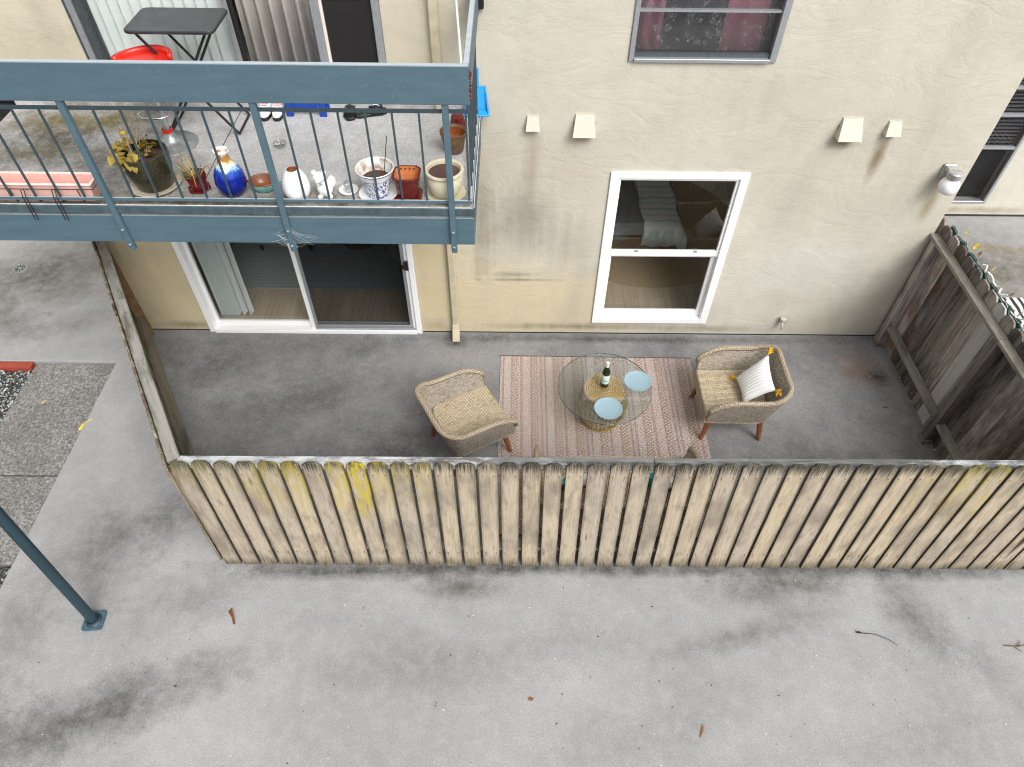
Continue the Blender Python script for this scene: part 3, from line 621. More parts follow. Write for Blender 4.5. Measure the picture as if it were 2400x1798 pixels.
# upper sliding door
UL, UR = -3.30, -.985
ud = boxes(bld, 'sliding_door', 'alu', [(UL+.002, UL+.05, -.02, .12, 2.722, 4.748), (UR-.06, UR-.002, -.02, .12, 2.722, 4.748), (UL+.05, UR-.06, -.02, .12, 4.70, 4.748), (UL+.05, UR-.06, -.02, .12, 2.722, 2.76)])
boxes(ud, 'jamb', 'alu_dk', [(UL+.051, UL+.10, .0, .11, 2.761, 4.699), (UL-.02, UL+.001, -.012, .02, 2.70, 4.76)], .002)
boxes(ud, 'meeting_stile', 'alu', [(-2.16, -2.12, .02, .06, 2.761, 4.699)]); boxes(ud, 'meeting_stile', 'blackm', [(-2.119, -2.09, .02, .06, 2.761, 4.699)])
boxes(ud, 'screen_stile', 'alu', [(-1.50, -1.435, -.01, .05, 2.761, 4.699)]); boxes(ud, 'screen_stile', 'blind_tan', [(-1.434, -1.41, -.01, .03, 2.761, 4.699)])
MB().box(UL+.1, -2.16, .04, .044, 2.76, 4.7).build('pane', M['pane'], ud); MB().box(-2.09, -1.5, .04, .044, 2.76, 4.7).build('pane', M['pane'], ud)
MB().box(-1.41, UR-.06, .008, .010, 2.76, 4.7).build('insect_screen', M['screen'], ud); MB().box(-1.41, UR-.06, .13, .15, 2.76, 4.7).build('dark_room', M['dark'], ud)
# upper window
uw = boxes(bld, 'window', 'alu', [(.907, .945, -.018, .10, 3.022, 4.348), (2.005, 2.058, -.018, .10, 3.022, 4.348), (.945, 2.005, -.018, .10, 4.30, 4.348), (.945, 2.005, -.03, .10, 3.022, 3.05)], .003)
boxes(uw, 'glazing_bar', 'alu', [(.946, 2.004, .0, .03, 3.385, 3.402)], 0); boxes(uw, 'lower_rail', 'alu_dk', [(.946, 2.004, .01, .05, 3.051, 3.085)], 0)
MB().box(.945, 2.005, .03, .034, 3.05, 4.3).build('pane', M['pane_dk'], uw)
def cloth(name, x0, x1, z0, z1, y, amp, folds, mat, parent=None, n=60):
    rows = []
    for zz in (z0, (z0+z1)/2, z1):
        rows.append([(x0+(x1-x0)*i/n, y+amp*math.sin(folds*2*math.pi*i/n)+amp*.3*math.sin(folds*5.3*i/n+zz), zz) for i in range(n+1)])
    b = MB().grid(rows); o = b.build(name, M[mat], parent, smooth='all')
    m = o.modifiers.new('t', 'SOLIDIFY'); m.thickness = .003
    return o
tag(cloth('curtain', .93, 1.16, 3.04, 4.3, .14, .025, 2, 'pinkcurt'), 'narrow pink curtain at the left side of the upper lace window', 'curtain', 'pink curtains')
tag(cloth('curtain', 1.63, 1.95, 3.04, 4.3, .14, .02, 1.5, 'pinkcurt'), 'wide pink curtain at the right side of the upper lace window', 'curtain', 'pink curtains')
tag(cloth('lace_sheer', .94, 2.01, 3.04, 4.3, .075, .006, 5, 'lace'), 'dark window lace sheer with white floral motifs', 'curtain')
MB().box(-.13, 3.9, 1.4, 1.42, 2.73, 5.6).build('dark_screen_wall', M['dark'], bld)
# blinds and drapes
def vblind(name, label, xlist, z0, z1, y, ang, mat, wdt=.085):
    e = empty(name, label, 'blinds', (0, 0, 0)); me = None
    for i, x in enumerate(xlist):
        if me is None:
            rows = [[(wdt*(k/4-.5), .006*math.sin(k/4*math.pi), zz) for k in range(5)] for zz in (z0, z1)]
            me = MB().grid(rows).mesh('slat', M[mat], smooth='all')
        o = link('slat', me, e); o.location = (x, y, 0); o.rotation_euler = (0, 0, ang+rnd.uniform(-.06, .06))
    MB().box(min(xlist)-.05, max(xlist)+.05, y-.02, y+.02, z1, z1+.04).build('head_rail', M['white'], e)
    return e
vblind('vertical_blinds', 'pale green vertical blinds bunched at left of the ground floor sliding door', [-3.20+i*.019 for i in range(11)]+[-2.955, -2.885], .08, 1.98, .20, R(78), 'blind', .09)
vblind('vertical_blinds', 'white vertical blinds closed across the upper sliding door', [-3.18+i*.083 for i in range(13)], 2.77, 4.66, .14, R(24), 'blind', .095)
tag(cloth('drape', -2.10, -1.50, 2.77, 4.65, .145, .04, 6, 'blind_tan', n=120), 'taupe pleated drape behind the middle of the upper sliding door', 'drape')

# rooms seen through the glass
tr = MB().box(-3.8, -.5, .68, 3.0, .031, .040).build('teal_rug', M['teal_rug']); tag(tr, 'dark teal striped rug inside the ground floor sliding door', 'rug')
sf = empty('sofa', 'grey sofa on dark feet inside the living room', 'sofa', (-2.75, 1.75, .04))
boxes(sf, 'base', 'sofa', [(-.62, .55, -.42, .42, .10, .42)], .02); boxes(sf, 'backrest', 'sofa', [(-.62, .55, .24, .45, .421, .85)], .03)
for sx in (-.32, .28):
    for sy in (-.36, .36): MB().lathe([(.02, 0), (.032, .10)], 10).build('foot', M['blackm'], sf).location = (sx, sy, 0)
ac = empty('armchair', 'green patterned armchair inside the living room beside the door handle', 'armchair', (-1.2, 1.28, .04), R(-150))
boxes(ac, 'seat', 'armf', [(-.3, .3, -.3, .3, .18, .44)], .04); boxes(ac, 'backrest', 'armf', [(-.3, .3, .22, .36, .441, .86)], .04)
for sx in (-.25, .25):
    for sy in (-.24, .24): MB().lathe([(.015, 0), (.025, .18)], 8).build('leg', M['leg'], ac).location = (sx, sy, 0)
pf_ = MB().lathe([(.2, 0), (.24, .02), (.25, .2), (.22, .32), (.0, .33)], 24, close=False).build('pouf', M['bark'], smooth=True); pf_.location = (-1.9, 1.62, .04); tag(pf_, 'round brown pouf inside the living room', 'pouf')
jr = MB().prism(arc((1.7, 2.0), 1.25, 0, 2*math.pi, 40)[:-1], .031, .040, 'z').build('jute_rug', M['jute']); tag(jr, 'brown woven jute rug inside the bedroom window', 'rug')
bed = empty('daybed', 'low daybed with dark frame inside the bedroom', 'bed', (1.45, 1.95, .03))
boxes(bed, 'frame', 'bark', [(-.55, .62, -.62, .7, .05, .28)], .01); boxes(bed, 'mattress', 'sofa', [(-.54, .61, -.61, .69, .281, .46)], .04)
bl = []
for i in range(19):
    row = []
    for j in range(15):
        u = -.42+.9*i/18; vv = -.75+1.25*j/14
        x, y = .30+u*.72, vv; z = .47
        if x > .44: z -= (x-.44)*.9; x = .44+(x-.44)*.5
        if y < -.63: z -= (-.63-y)*2.4; y = -.635-(-.63-y)*.15+.015*math.sin(i*1.3)
        row.append((x+.01*math.sin(j*.9), y, max(.06, z+.006*math.sin(i*.8+j*.5))))
    bl.append(row)
bk = MB().grid(bl).build('throw_blanket', M['blanket'], smooth='all'); bk.location = (1.58, 1.95, .035); bk.modifiers.new('t', 'SOLIDIFY').thickness = .008
tag(bk, 'white and teal striped throw blanket draped inside the bedroom window', 'blanket')

# vents, downspout, lamp, hose bibb
def vent(x, z, wd_, h, dp, label):
    e = empty('vent_hood', label, 'vent hood', (x, 0, z), 0, 'vent hoods on the stucco wall')
    a, b = wd_*.42, wd_*.52
    m = MB(); m.v = [(-a, 0, h), (a, 0, h), (-b, 0, 0), (b, 0, 0), (-a*.98, -.018, h), (a*.98, -.018, h), (-b, -dp, .0), (b, -dp, .0)]
    m.f = [(0, 1, 5, 4), (4, 5, 7, 6), (0, 4, 6, 2), (1, 3, 7, 5)]
    o = m.build('hood', M['ventp'], e); md = o.modifiers.new('t', 'SOLIDIFY'); md.thickness = .004
    boxes(e, 'flange', 'ventp', [(-a-.006, a+.006, -.004, .0, h-.004, h+.012)], 0)
    MB().box(-b+.006, b-.006, -.007, -.005, .004, h*.6).build('opening', M['dark'], e)
vent(.178, 2.455, .115, .105, .07, 'smaller vent hood at far left beside the balcony rail')
vent(.61, 2.42, .185, .16, .10, 'large square vent hood above the left of the white window')
vent(2.845, 2.41, .195, .16, .105, 'large square vent hood right of the white window')
vent(3.21, 2.44, .125, .105, .07, 'smaller vent hood with a brown streak below, nearest the wall lamp')
ds = empty('downspout', 'tan rectangular downspout running down the wall to the patio', 'downspout', (-.588, 0, 0))
boxes(ds, 'pipe', 'trim_tan', [(-.036, .036, -.062, -.004, .16, 5.58)], .008)
MB().hexa([(-.04, -.16, .02), (.04, -.16, .02), (.04, -.10, .012), (-.04, -.10, .012)], [(-.038, -.066, .19), (.038, -.066, .19), (.038, -.002, .19), (-.038, -.002, .19)]).build('outlet_shoe', M['trim_tan'], ds, bev=.006)
lp = empty('wall_lamp', 'metal wall lamp with a white opal globe near the building corner', 'lamp', (3.86, 0, 2.06))
boxes(lp, 'back_plate', 'lampmetal', [(-.055, .055, -.03, .0, -.05, .10)], .008)
MB().hexa([(-.04, -.12, .055), (.04, -.12, .055), (.045, -.031, .055), (-.045, -.031, .055)], [(-.038, -.12, .085), (.038, -.12, .085), (.045, -.031, .098), (-.045, -.031, .098)]).build('arm', M['lampmetal'], lp, bev=.004)
MB().lathe([(.058, .035), (.062, .04), (.062, .085), (.056, .092), (.0, .094)], 28, (0, -.13, 0), close=False).build('holder', M['lampmetal'], lp, smooth=True)
MB().lathe([(.0, -.125), (.03, -.121), (.06, -.105), (.08, -.075), (.086, -.04), (.078, -.005), (.06, .02), (.048, .036)], 32, (0, -.13, 0), close=False).build('globe', M['globe'], lp, smooth=True)
hbb = empty('hose_bibb', 'small metal hose tap low on the wall right of the white window', 'tap', (2.945, 0, .25))
MB().tube([(0, 0, 0), (0, -.05, 0), (0, -.08, -.02), (0, -.09, -.06)], .013, 10).build('spout', M['lampmetal'], hbb, smooth=True)
MB().tube([(0, -.045, .0), (0, -.05, .05)], .008, 8).build('stem', M['lampmetal'], hbb); MB().lathe([(.0, 0), (.032, .002), (.032, .01), (0, .012)], 6, (0, -.05, .05), close=False).build('handle', M['ventp'], hbb)
bxk = MB().box(-.262, -.212, -.05, .0, 3.405, 3.75).build('junction_box', M['black'], bev=.006); tag(bxk, 'black box on the wall beyond the balcony corner', 'electrical box')

# ------------------------------------------------------------------ balcony
BZ = 2.62; BY = -1.40; BX0, BX1 = -4.07, -.253
bal = empty('balcony', 'blue-grey balcony with metal railing above the sliding door', 'balcony', (0, 0, 0))
MB().box(BX0, BX1-.012, BY+.014, -.004, BZ-.09, BZ).build('floor', M['slabc'], bal)
boxes(bal, 'joist', 'blue', [(BX0+.1, BX0+.14, BY+.06, -.01, BZ-.3, BZ-.091), (-2.2, -2.16, BY+.06, -.01, BZ-.3, BZ-.091), (-1.2, -1.16, BY+.06, -.01, BZ-.3, BZ-.091)], 0)
boxes(bal, 'fascia', 'blue', [(BX0, BX1-.006, BY+.002, BY+.05, BZ-.315, BZ-.086)], .003); boxes(bal, 'fascia', 'blue', [(BX1-.05, BX1-.008, BY+.051, -.004, BZ-.315, BZ-.086)], .003)
fl = MB(); fl.box(BX0, BX1, BY-.014, BY, BZ-.058, BZ+.002); fl.box(BX1-.011, BX1+.003, BY+.0005, -.003, BZ-.075, BZ+.002); fl.build('flashing', M['flash_b'], bal, bev=.002)
fl = MB(); fl.box(BX0, BX1-.012, BY-.006, BY+.002, BZ+.0025, BZ+.006); fl.box(BX1-.006, BX1, BY+.001, -.004, BZ+.0025, BZ+.007); fl.build('flashing_lip', M['flash'], bal)
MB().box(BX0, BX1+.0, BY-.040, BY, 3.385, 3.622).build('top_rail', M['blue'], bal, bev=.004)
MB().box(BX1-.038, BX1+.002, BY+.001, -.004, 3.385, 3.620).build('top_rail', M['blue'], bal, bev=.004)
MB().box(BX0+.006, BX1-.012, BY+.0005, BY+.012, 3.31, 3.335).build('upper_bar', M['blue_dark'], bal, bev=.002)
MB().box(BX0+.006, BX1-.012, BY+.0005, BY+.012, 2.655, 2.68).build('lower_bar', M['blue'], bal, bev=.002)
MB().box(BX1-.03, BX1-.018, BY+.02, -.01, 3.31, 3.335).build('upper_bar', M['blue_dark'], bal, bev=.002)
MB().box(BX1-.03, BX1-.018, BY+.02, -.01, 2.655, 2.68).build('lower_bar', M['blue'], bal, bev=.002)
px = -.408; posts = [px, px-1.172, px-2.344, px-3.516]
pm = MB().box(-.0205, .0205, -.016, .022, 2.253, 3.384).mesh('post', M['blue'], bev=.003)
bmh = MB().lathe([(.0, -.012), (.009, -.011), (.013, -.004), (.013, 0)], 10, close=False)
for v in range(len(bmh.v)): x, y, z = bmh.v[v]; bmh.v[v] = (x, z, y)
bmh = bmh.mesh('bolt', M['blue'], smooth=True)
for x in posts:
    p = link('post', pm, bal); p.location = (x, BY-.015, 0)
    for z in (2.30, 2.43): b_ = link('bolt', bmh, p); b_.location = (0, -.016, z)
bm_ = MB().box(-.0065, .0065, -.0065, .0065, 2.681, 3.309).mesh('baluster', M['blue_dark'], bev=.0015)
x = px
for i in range(22):
    xx = px-.1675*i
    if i % 7 and xx > BX0+.03: o = link('baluster', bm_, bal); o.location = (xx, BY+.006, 0)
for xx in (-.285,): o = link('baluster', bm_, bal); o.location = (xx, BY+.006, 0)
for i in range(1, 8): o = link('baluster', bm_, bal); o.location = (BX1-.024, BY+.02+.168*i, 0)
MB().tube([(BX1-.045, BY+.012, 3.60), (-.375, -.70, 4.05), (-.47, -.0, 4.5)], .008, 8).build('guy_rod', M['flash'], bal)
MB().box(BX0, BX1-.014, -.022, -.004, BZ+.0008, BZ+.10).build('upstand', M['slabc'], bal)
# rusted corner of the top rail
rb = MB()
for i in range(14):
    a, z = rnd.uniform(-.036, -.006), 3.42+i*.013; rb.tube([(BX1+.001, BY+a, z), (BX1+rnd.uniform(.006, .016), BY+a+rnd.uniform(-.012, .008), z+rnd.uniform(-.01, .01))], rnd.uniform(.005, .010), 5)
rb.build('rusted_corner', M['rust'], bal)

# ------------------------------------------------------------------ front fence
XB = [-2.392,-2.242,-2.089,-1.931,-1.774,-1.615,-1.46,-1.306,-1.149,-.997,-.832,-.679,-.526,-.371,-.215,-.059,.104,.262,.416,.574,.735,.898,1.049,1.214,1.366,1.525,1.679,1.84,1.996,2.151,2.311,2.465,2.626,2.787,2.942,3.104,3.263,3.426,3.576]
XT = [-2.415,-2.263,-2.108,-1.953,-1.792,-1.631,-1.476,-1.319,-1.163,-1.015,-.851,-.699,-.541,-.386,-.231,-.071,.086,.242,.395,.551,.713,.867,1.026,1.18,1.333,1.489,1.653,1.814,1.978,2.135,2.296,2.46,2.605,2.769,2.93,3.088,3.251,3.417,3.58]
while XB[-1] < 5.3: XB.append(XB[-1]+.1575); XT.append(XT[-1]+.1575)
ff = empty('front_fence', 'long tan dog-eared board fence across the front of the patio', 'fence', (0, -2.785, 0))
def board_mesh(wd_, h, th, seed, mat, nm='board'):
    r = random.Random(seed); a = wd_/2; c1, c2 = .030+r.uniform(-.006, .008), .030+r.uniform(-.006, .008)
    j = lambda s=.0025: r.uniform(-s, s)
    top = [(a, h-.034+j()), (a-c1*.5, h-.017+j()), (a-c1, h-.002+j()), (a*.25, h+j(.0025)), (-a*.3, h+j(.0025)), (-a+c2, h-.002+j()), (-a+c2*.5, h-.017+j()), (-a, h-.034+j())]
    poly = [(-a+j(.001), .004+r.uniform(0, .008)), (a+j(.001), .004+r.uniform(0, .008))]+[(a+j(.0015), h*.5)]+top+[(-a+j(.0015), h*.5)]
    return MB().prism(poly, -th, 0).mesh(nm, M[mat], bev=.002)
LICH = {3: .35, 4: .3, 5: .5, 7: .75, 8: 1.3, 9: .4, 10: .25, 11: .2, 34: .15, 36: .35, 37: .5}
for i in range(len(XB)-1):
    bw_ = (XB[i+1]-XB[i]); gap = .024 if 14 < i < 26 else .019
    wd_ = min(bw_, XT[i+1]-XT[i])-gap+rnd.uniform(-.002, .002)
    h = 1.392+.004*(XB[i]+2.4)+rnd.uniform(-.006, .006)
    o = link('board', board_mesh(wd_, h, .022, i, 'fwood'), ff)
    cb, ct = (XB[i]+XB[i+1])/2, (XT[i]+XT[i+1])/2
    o.location = (cb, .018, 0); o.rotation_euler = (-math.atan(.088/1.35), math.atan((ct-cb)/1.35), 0)
    o['lichen'] = LICH.get(i, 0.0); o['moss'] = .55*max(0.0, 1.0-i*.09)+(0.2 if i > 33 else 0)
for (x0, x1, mt, z) in ((-2.385, 1.045, 'cap_white', 1.322), (1.049, 5.3, 'cap_white', 1.336)):
    n = MB().box(x0, x1, .105, .195, z-.036, z); n.v = [(x, y, zz+.0055*(x-x0)) for x, y, zz in n.v]
    n.build('cap_rail', M[mt], ff, bev=.004)
boxes(ff, 'bottom_rail', 'rail_grey', [(-2.3, 5.3, .043, .13, .20, .238)], .003)
for x in (-.28, 2.1, 4.3):
    n = MB().hexa([(x-.045, .02, .005), (x+.045, .02, .005), (x+.045, .108, .005), (x-.045, .108, .005)], [(x-.045, .106, 1.28), (x+.045, .106, 1.28), (x+.045, .192, 1.28), (x-.045, .192, 1.28)])
    n.build('post', M['swood'], ff)

# ------------------------------------------------------------------ left slanting fence
dv = (FB-FA); LN = dv.length; ang = math.atan2(dv.y, dv.x)
lf = empty('side_fence', 'narrow mossy side fence slanting from the wall to the front corner', 'fence', (FA.x, FA.y, 0), ang)
# local: x along the fence, y to the inside (patio)
nb = 19; pt = LN/nb
for i in range(nb):
    o = link('board', board_mesh(pt-.012, 1.375+rnd.uniform(-.012, .01), .018, 300+i, 'lwood'), lf); o.location = ((i+.5)*pt, .0, 0); o['bleach'] = 0.0
    o.rotation_euler = (R(-1.2), 0, R(0))
for (x0, x1) in ((-.0, 1.12), (1.124, LN-.10)):
    MB().box(x0, x1, .032, .122, 1.295, 1.333).build('cap_rail', M['cap_grey'], lf, bev=.004)
for (x0, x1) in ((.11, 1.35), (1.352, 2.42), (2.423, LN-.02)):
    MB().box(x0, x1, .008, .098, .27, .308).build('bottom_rail', cap_wood('brown_rail_wood', (.13, .11, .075), (.22, .19, .14), (.08, .075, .06), (.17, .065, .025)) if x0 < .2 else bpy.data.materials['brown_rail_wood'], lf, bev=.003)
MB().box(.01, .10, .012, .102, .005, 1.294).build('post', plain('orange_brown_post', (.20, .115, .05), .8, var=.35, sc=9), lf, bev=.003)
MB().box(LN-.10, LN-.02, .012, .09, .005, 1.29).build('post', M['lwood'], lf, bev=.003)

# ------------------------------------------------------------------ right fence
rf_ = empty('side_fence', 'dark weathered side fence at the right end of the patio', 'fence', (4.12, 0, 0), R(-90))
# local: x along -Y (towards camera), y -> +X. boards outside (y>0), rails inside
nb = 18
for i in range(-1, nb):
    o = link('board', board_mesh(.1545-.009, 1.535+rnd.uniform(-.008, .01), .018, 600+i, 'swood'), rf_); o.location = (.0+(i+.5)*.1545, .020, 0)
    o['bleach'] = 1.0 if i == 7 else (.12 if i in (8, 11) else 0.0)
for (x0, x1) in ((.0, 1.43), (1.434, 2.72)): MB().box(x0, x1, -.09, -.001, 1.375, 1.412).build('top_rail', M['rail_grey'], rf_, bev=.004)
for (x0, x1) in ((.155, 1.365), (1.462, 2.72)): MB().box(x0, x1, -.09, -.001, .275, .312).build('bottom_rail', M['rail_grey'], rf_, bev=.004)
for x in (.06, 1.37): 
    o = MB().box(x, x+.09, -.092, -.002, .05, 1.374).build('post', M['swood'], rf_, bev=.004); o['bleach'] = .1
    MB().box(x-.012, x+.102, -.104, -.002, .005, .05).build('base', M['rail_grey'], o, bev=.003)
# netting and string over the outer side
nt = empty('garden_netting', 'green netting with dry leaves and white cord along the dark fence top', 'netting', (4.15, 0, 0))
nn = MB(); rows = [[], []]
for i in range(61):
    y = -.02-i*.03; rows[0].append((.012+.01*math.sin(i*1.7), y, 1.40)); rows[1].append((.03+.015*math.sin(i*.9), y, 1.505+.008*math.sin(i*2.3)))
nn.grid(rows); o = nn.build('net', M['net'], nt); o.modifiers.new('t', 'SOLIDIFY').thickness = .004
nc = MB(); nc.tube([(.035+.015*math.sin(i*.9), -.02-i*.03, 1.512+.008*math.sin(i*2.3)) for i in range(61)], .005, 6); nc.build('edge_cord', M['net'], nt)
nc = MB(); nc.tube([(.045+.02*math.sin(i*1.4), -.62-i*.03, 1.535+.015*math.sin(i*1.9)) for i in range(42)], .008, 6); nc.build('white_cord', M['lights'], nt)
def leaf_mesh(l, wd_, mat, curl=.3, n=6, nm='leaf'):
    rows = []
    for i in range(n+1):
        t = i/n; ww = wd_/2*math.sin(math.pi*min(1, t*.96+.04))**.8; x = l*t; z = curl*l*(t*t-.3*t); ww *= 1+.25*math.sin(i*2.3); tw = .9*math.sin(t*3.0+l*40); rows.append([(x, -ww*math.cos(tw), z+ww*.4-ww*math.sin(tw)*.6), (x, .06*l*math.sin(t*3.1), z), (x, ww*math.cos(tw), z+ww*.4+ww*math.sin(tw)*.6)])
    return MB().grid(rows).mesh(nm, M[mat], smooth='all', fix=False)
lm = [leaf_mesh(.075, .04, 'leaf_lem', .4), leaf_mesh(.065, .035, 'stem', .6)]
for (y, z) in ((-.20, 1.54), (-.33, 1.53), (-.42, 1.55), (-.50, 1.53), (-.74, 1.55), (-.95, 1.54), (-1.07, 1.56), (-1.28, 1.54)):
    o = link('leaf', rnd.choice(lm), nt); o.location = (.04, y, z); o.rotation_euler = (rnd.uniform(-.6, .6), rnd.uniform(-1.0, -.2), rnd.uniform(-.8, .8))
br_ = MB().box(5.78, 7.6, -1.2, .66, .002, .010).build('outdoor_rug', M['bwrug']); tag(br_, 'black and white patterned outdoor rug beyond the dark fence', 'rug')

# ------------------------------------------------------------------ metal post in the walkway
po = empty('metal_post', 'dark teal round steel post on a square foot in the walkway', 'post', (-3.30, -3.285, 0))
MB().lathe([(.037, .02), (.037, 3.0)], 32).build('shaft', M['blue_post'], po, smooth=True).rotation_euler = (R(-4.6), R(-.6), 0)
n = MB().prism([(-.105, -.085), (-.085, -.105), (.085, -.105), (.105, -.085), (.105, .085), (.085, .105), (-.085, .105), (-.105, .085)], .001, .018, 'z').build('foot_plate', plain('teal_foot_paint', (.045, .092, .118), .65, var=.3, sc=20, bump=.3), po, bev=.003); n.rotation_euler = (0, 0, R(5)); n.scale = (.76, .76, 1)
MB().lathe([(.062, .0185), (.055, .024), (.043, .03), (.040, .045)], 32, close=False).build('weld_collar', M['blue_post'], po, smooth=True)
dr = empty('floor_drain', 'round slotted metal drain in the walkway left of the side fence', 'drain', (-5.914, 1.031, .001))
MB().lathe([(.085, 0), (.085, .006), (.0, .007)], 24, close=False).build('cover', M['drain'], dr)
for k in range(10):
    o = MB().box(.025, .07, -.006, .006, .0075, .0085).build('slot', M['dark'], dr); o.rotation_euler = (0, 0, k*math.pi/5)

# ------------------------------------------------------------------ patio furniture
rg = empty('patio_rug', 'pink and brown striped woven rug under the glass table', 'rug', (.915, -1.43, .005), R(-.4))
MB().box(-1.02, 1.02, -1.07, 1.07, .0, .009).build('pile', M['rug'], rg, bev=.003)
MB().box(-1.026, 1.026, -1.078, -1.0705, .0, .010).build('binding', M['rug_edge'], rg); MB().box(-1.026, 1.026, 1.0705, 1.078, .0, .010).build('binding', M['rug_edge'], rg)

def upath(hw_, front, back, rad, n=10):
    # from the right arm front, round the back, to the left arm front (local facing +x)
    p = [(front+(-back+rad-front)*t/8, -hw_) for t in range(9)]
    p += arc((-back+rad, -hw_+rad), rad, -math.pi/2, -math.pi, n)[1:]
    p += [(-back, -hw_+rad+(2*hw_-2*rad)*t/6) for t in range(1, 7)]
    p += arc((-back+rad, hw_-rad), rad, math.pi, math.pi/2, n)[1:]
    p += [(-back+rad+(front+back-rad)*t/8, hw_) for t in range(1, 9)]
    return p
def wicker_chair(name, label, cat, loc, rz, half=.36, group=None):
    e = empty(name, label, cat, loc, rz, group)
    d = half-.36
    lo_o = upath(.285+d, .30, .29, .10); hi_o = upath(.375+d, .30, .405, .16); n = len(lo_o)
    lo_i = upath(.262+d, .30, .262, .09); hi_i = upath(.345+d, .30, .372, .15)
    L = [0]
    for i in range(1, n): L.append(L[-1]+math.dist(hi_o[i], hi_o[i-1]))
    def top(i):
        t = i/(n-1); s = min(t, 1-t)*2   # 0 at arm fronts, 1 at the back
        z = .64+.085*max(0, min(1, (s-.35)/.4))
        if s < .16: z -= .11*(1-s/.16)**1.6
        return z
    def shell(lo, hi, z0):
        rows, us = [], []
        for k in range(9):
            t = k/8; r = []
            for i in range(n):
                zt = top(i); z = z0+(zt-z0)*t; f = (z-.29)/(.70-.29); f = max(0, min(1.1, f)); f = f**.85 if f > 0 else 0
                r.append((lo[i][0]+(hi[i][0]-lo[i][0])*f, lo[i][1]+(hi[i][1]-lo[i][1])*f, z)); us.append((L[i], z))
            rows.append(r)
        return rows, us
    ro, uo = shell(lo_o, hi_o, .285); ri, ui = shell(lo_i, hi_i, .37)
    b = MB().grid(ro); b.u = uo; b.build('outer_shell', M['wicker'], e, smooth='all', fix=False)
    b = MB().grid(ri); b.u = ui; b.build('inner_shell', M['wicker'], e, smooth='all', fix=False)
    mid = [tuple((Vector(ro[-1][i])+Vector(ri[-1][i]))/2) for i in range(n)]
    # arm fronts
    for idx in (0, n-1):
        fo = [ro[k][idx] for k in range(9)]; fi = [ri[k][idx] for k in range(9)]
        b = MB().grid([[(p[0]+.002, p[1], p[2]) for p in fo], [(p[0]+.014, (p[1]+q[1])/2, (p[2]+q[2])/2) for p, q in zip(fo, fi)], [(q[0]+.002, q[1], q[2]) for q in fi]]); b.u = [(k*.01+r*.015, fo[k][2]) for r in range(3) for k in range(9)]
        b.build('arm_front', M['wicker'], e, smooth='all', fix=False)
    path = [(mid[0][0]+.008, mid[0][1], mid[0][2]-.05)]+[(p[0], p[1], p[2]+.004) for p in mid]+[(mid[-1][0]+.008, mid[-1][1], mid[-1][2]-.05)]
    b = MB().tube(path, .024, 10); b.u = [((i//10)*.03, (i % 10)*.014) for i in range(len(b.v))]; b.build('rolled_rim', M['rim'], e, smooth='all', fix=False)
    # seat block with rounded front
    sp = [(p[0], p[1]) for p in upath(.290+d, .32, .290, .10)]
    m = len(sp); b = MB(); b.v = [(x, y, .285) for x, y in sp]+[(x, y, .385) for x, y in sp]+[(x*.96, y*.965, .402) for x, y in sp]
    b.f = [(i, (i+1) % m, m+(i+1) % m, m+i) for i in range(m)]+[(m+i, m+(i+1) % m, 2*m+(i+1) % m, 2*m+i) for i in range(m)]+[tuple(range(2*m, 3*m)), tuple(range(m-1, -1, -1))]
    b.u = [(x, z*1.0+y) for x, y, z in b.v]; b.build('seat', M['wicker_seat'], e, smooth=True)
    lg = MB().tube([(0, 0, 0), (0, 0, .29)], [.020, .032], 12).mesh('leg', M['leg'], smooth=True)
    for sx in (1, -1):
        for sy in (1, -1):
            o = link('leg', lg, e); o.location = (sx*.285, sy*(.265+d), 0); sh = Vector((-sx*.05, -sy*.03, .29)); o.rotation_euler = Vector((0, 0, 1)).rotation_difference(sh.normalized()).to_euler()
    return e
wicker_chair('wicker_chair', 'empty wicker tub chair left of the striped rug', 'chair', (-.365, -1.505, .006), R(29))
wicker_chair('wicker_chair', 'wicker tub chair holding the white pillow, right of the glass table', 'chair', (2.15, -1.17, .006), R(180))
wicker_chair('wicker_loveseat', 'wicker loveseat mostly hidden behind the front fence', 'loveseat', (.915, -2.245, .016), R(90), .70)
def pillow_mesh(A, B, C_, D, th, n=16):
    A, B, C_, D = map(Vector, (A, B, C_, D)); nr = (B-A).cross(D-A).normalized(); b = MB(); us = []
    for side in (1, -1):
        rows = []
        for i in range(n+1):
            row = []
            for j in range(n+1):
                u, v = i/n, j/n; pu = u; pv = v
                e = (1-abs(2*u-1)**2.4)*(1-abs(2*v-1)**2.4); pin = .05
                uu = u+pin*(1-abs(2*v-1)**2)*0+(.5-u)*.10*(1-(2*v-1)**2)*abs(2*u-1); vv = v+(.5-v)*.10*(1-(2*u-1)**2)*abs(2*v-1)
                p = A*(1-uu)*(1-vv)+B*uu*(1-vv)+C_*uu*vv+D*(1-uu)*vv
                row.append(p+nr*side*th/2*max(0, e)**.55); us.append((u, v))
            rows.append(row)
        b.grid(rows)
    b.u = us; return b
P = dict(B=(2.19, -1.02, .445), D=(2.19, -1.35, .445), C=(2.41, -1.40, .70), A=(2.44, -.97, .735))
pl = empty('throw_pillow', 'white ribbed pillow with yellow tassels on the right wicker chair', 'pillow')
pillow_mesh(P['B'], P['D'], P['C'], P['A'], .14).build('cover', M['pillow'], pl, smooth='all')
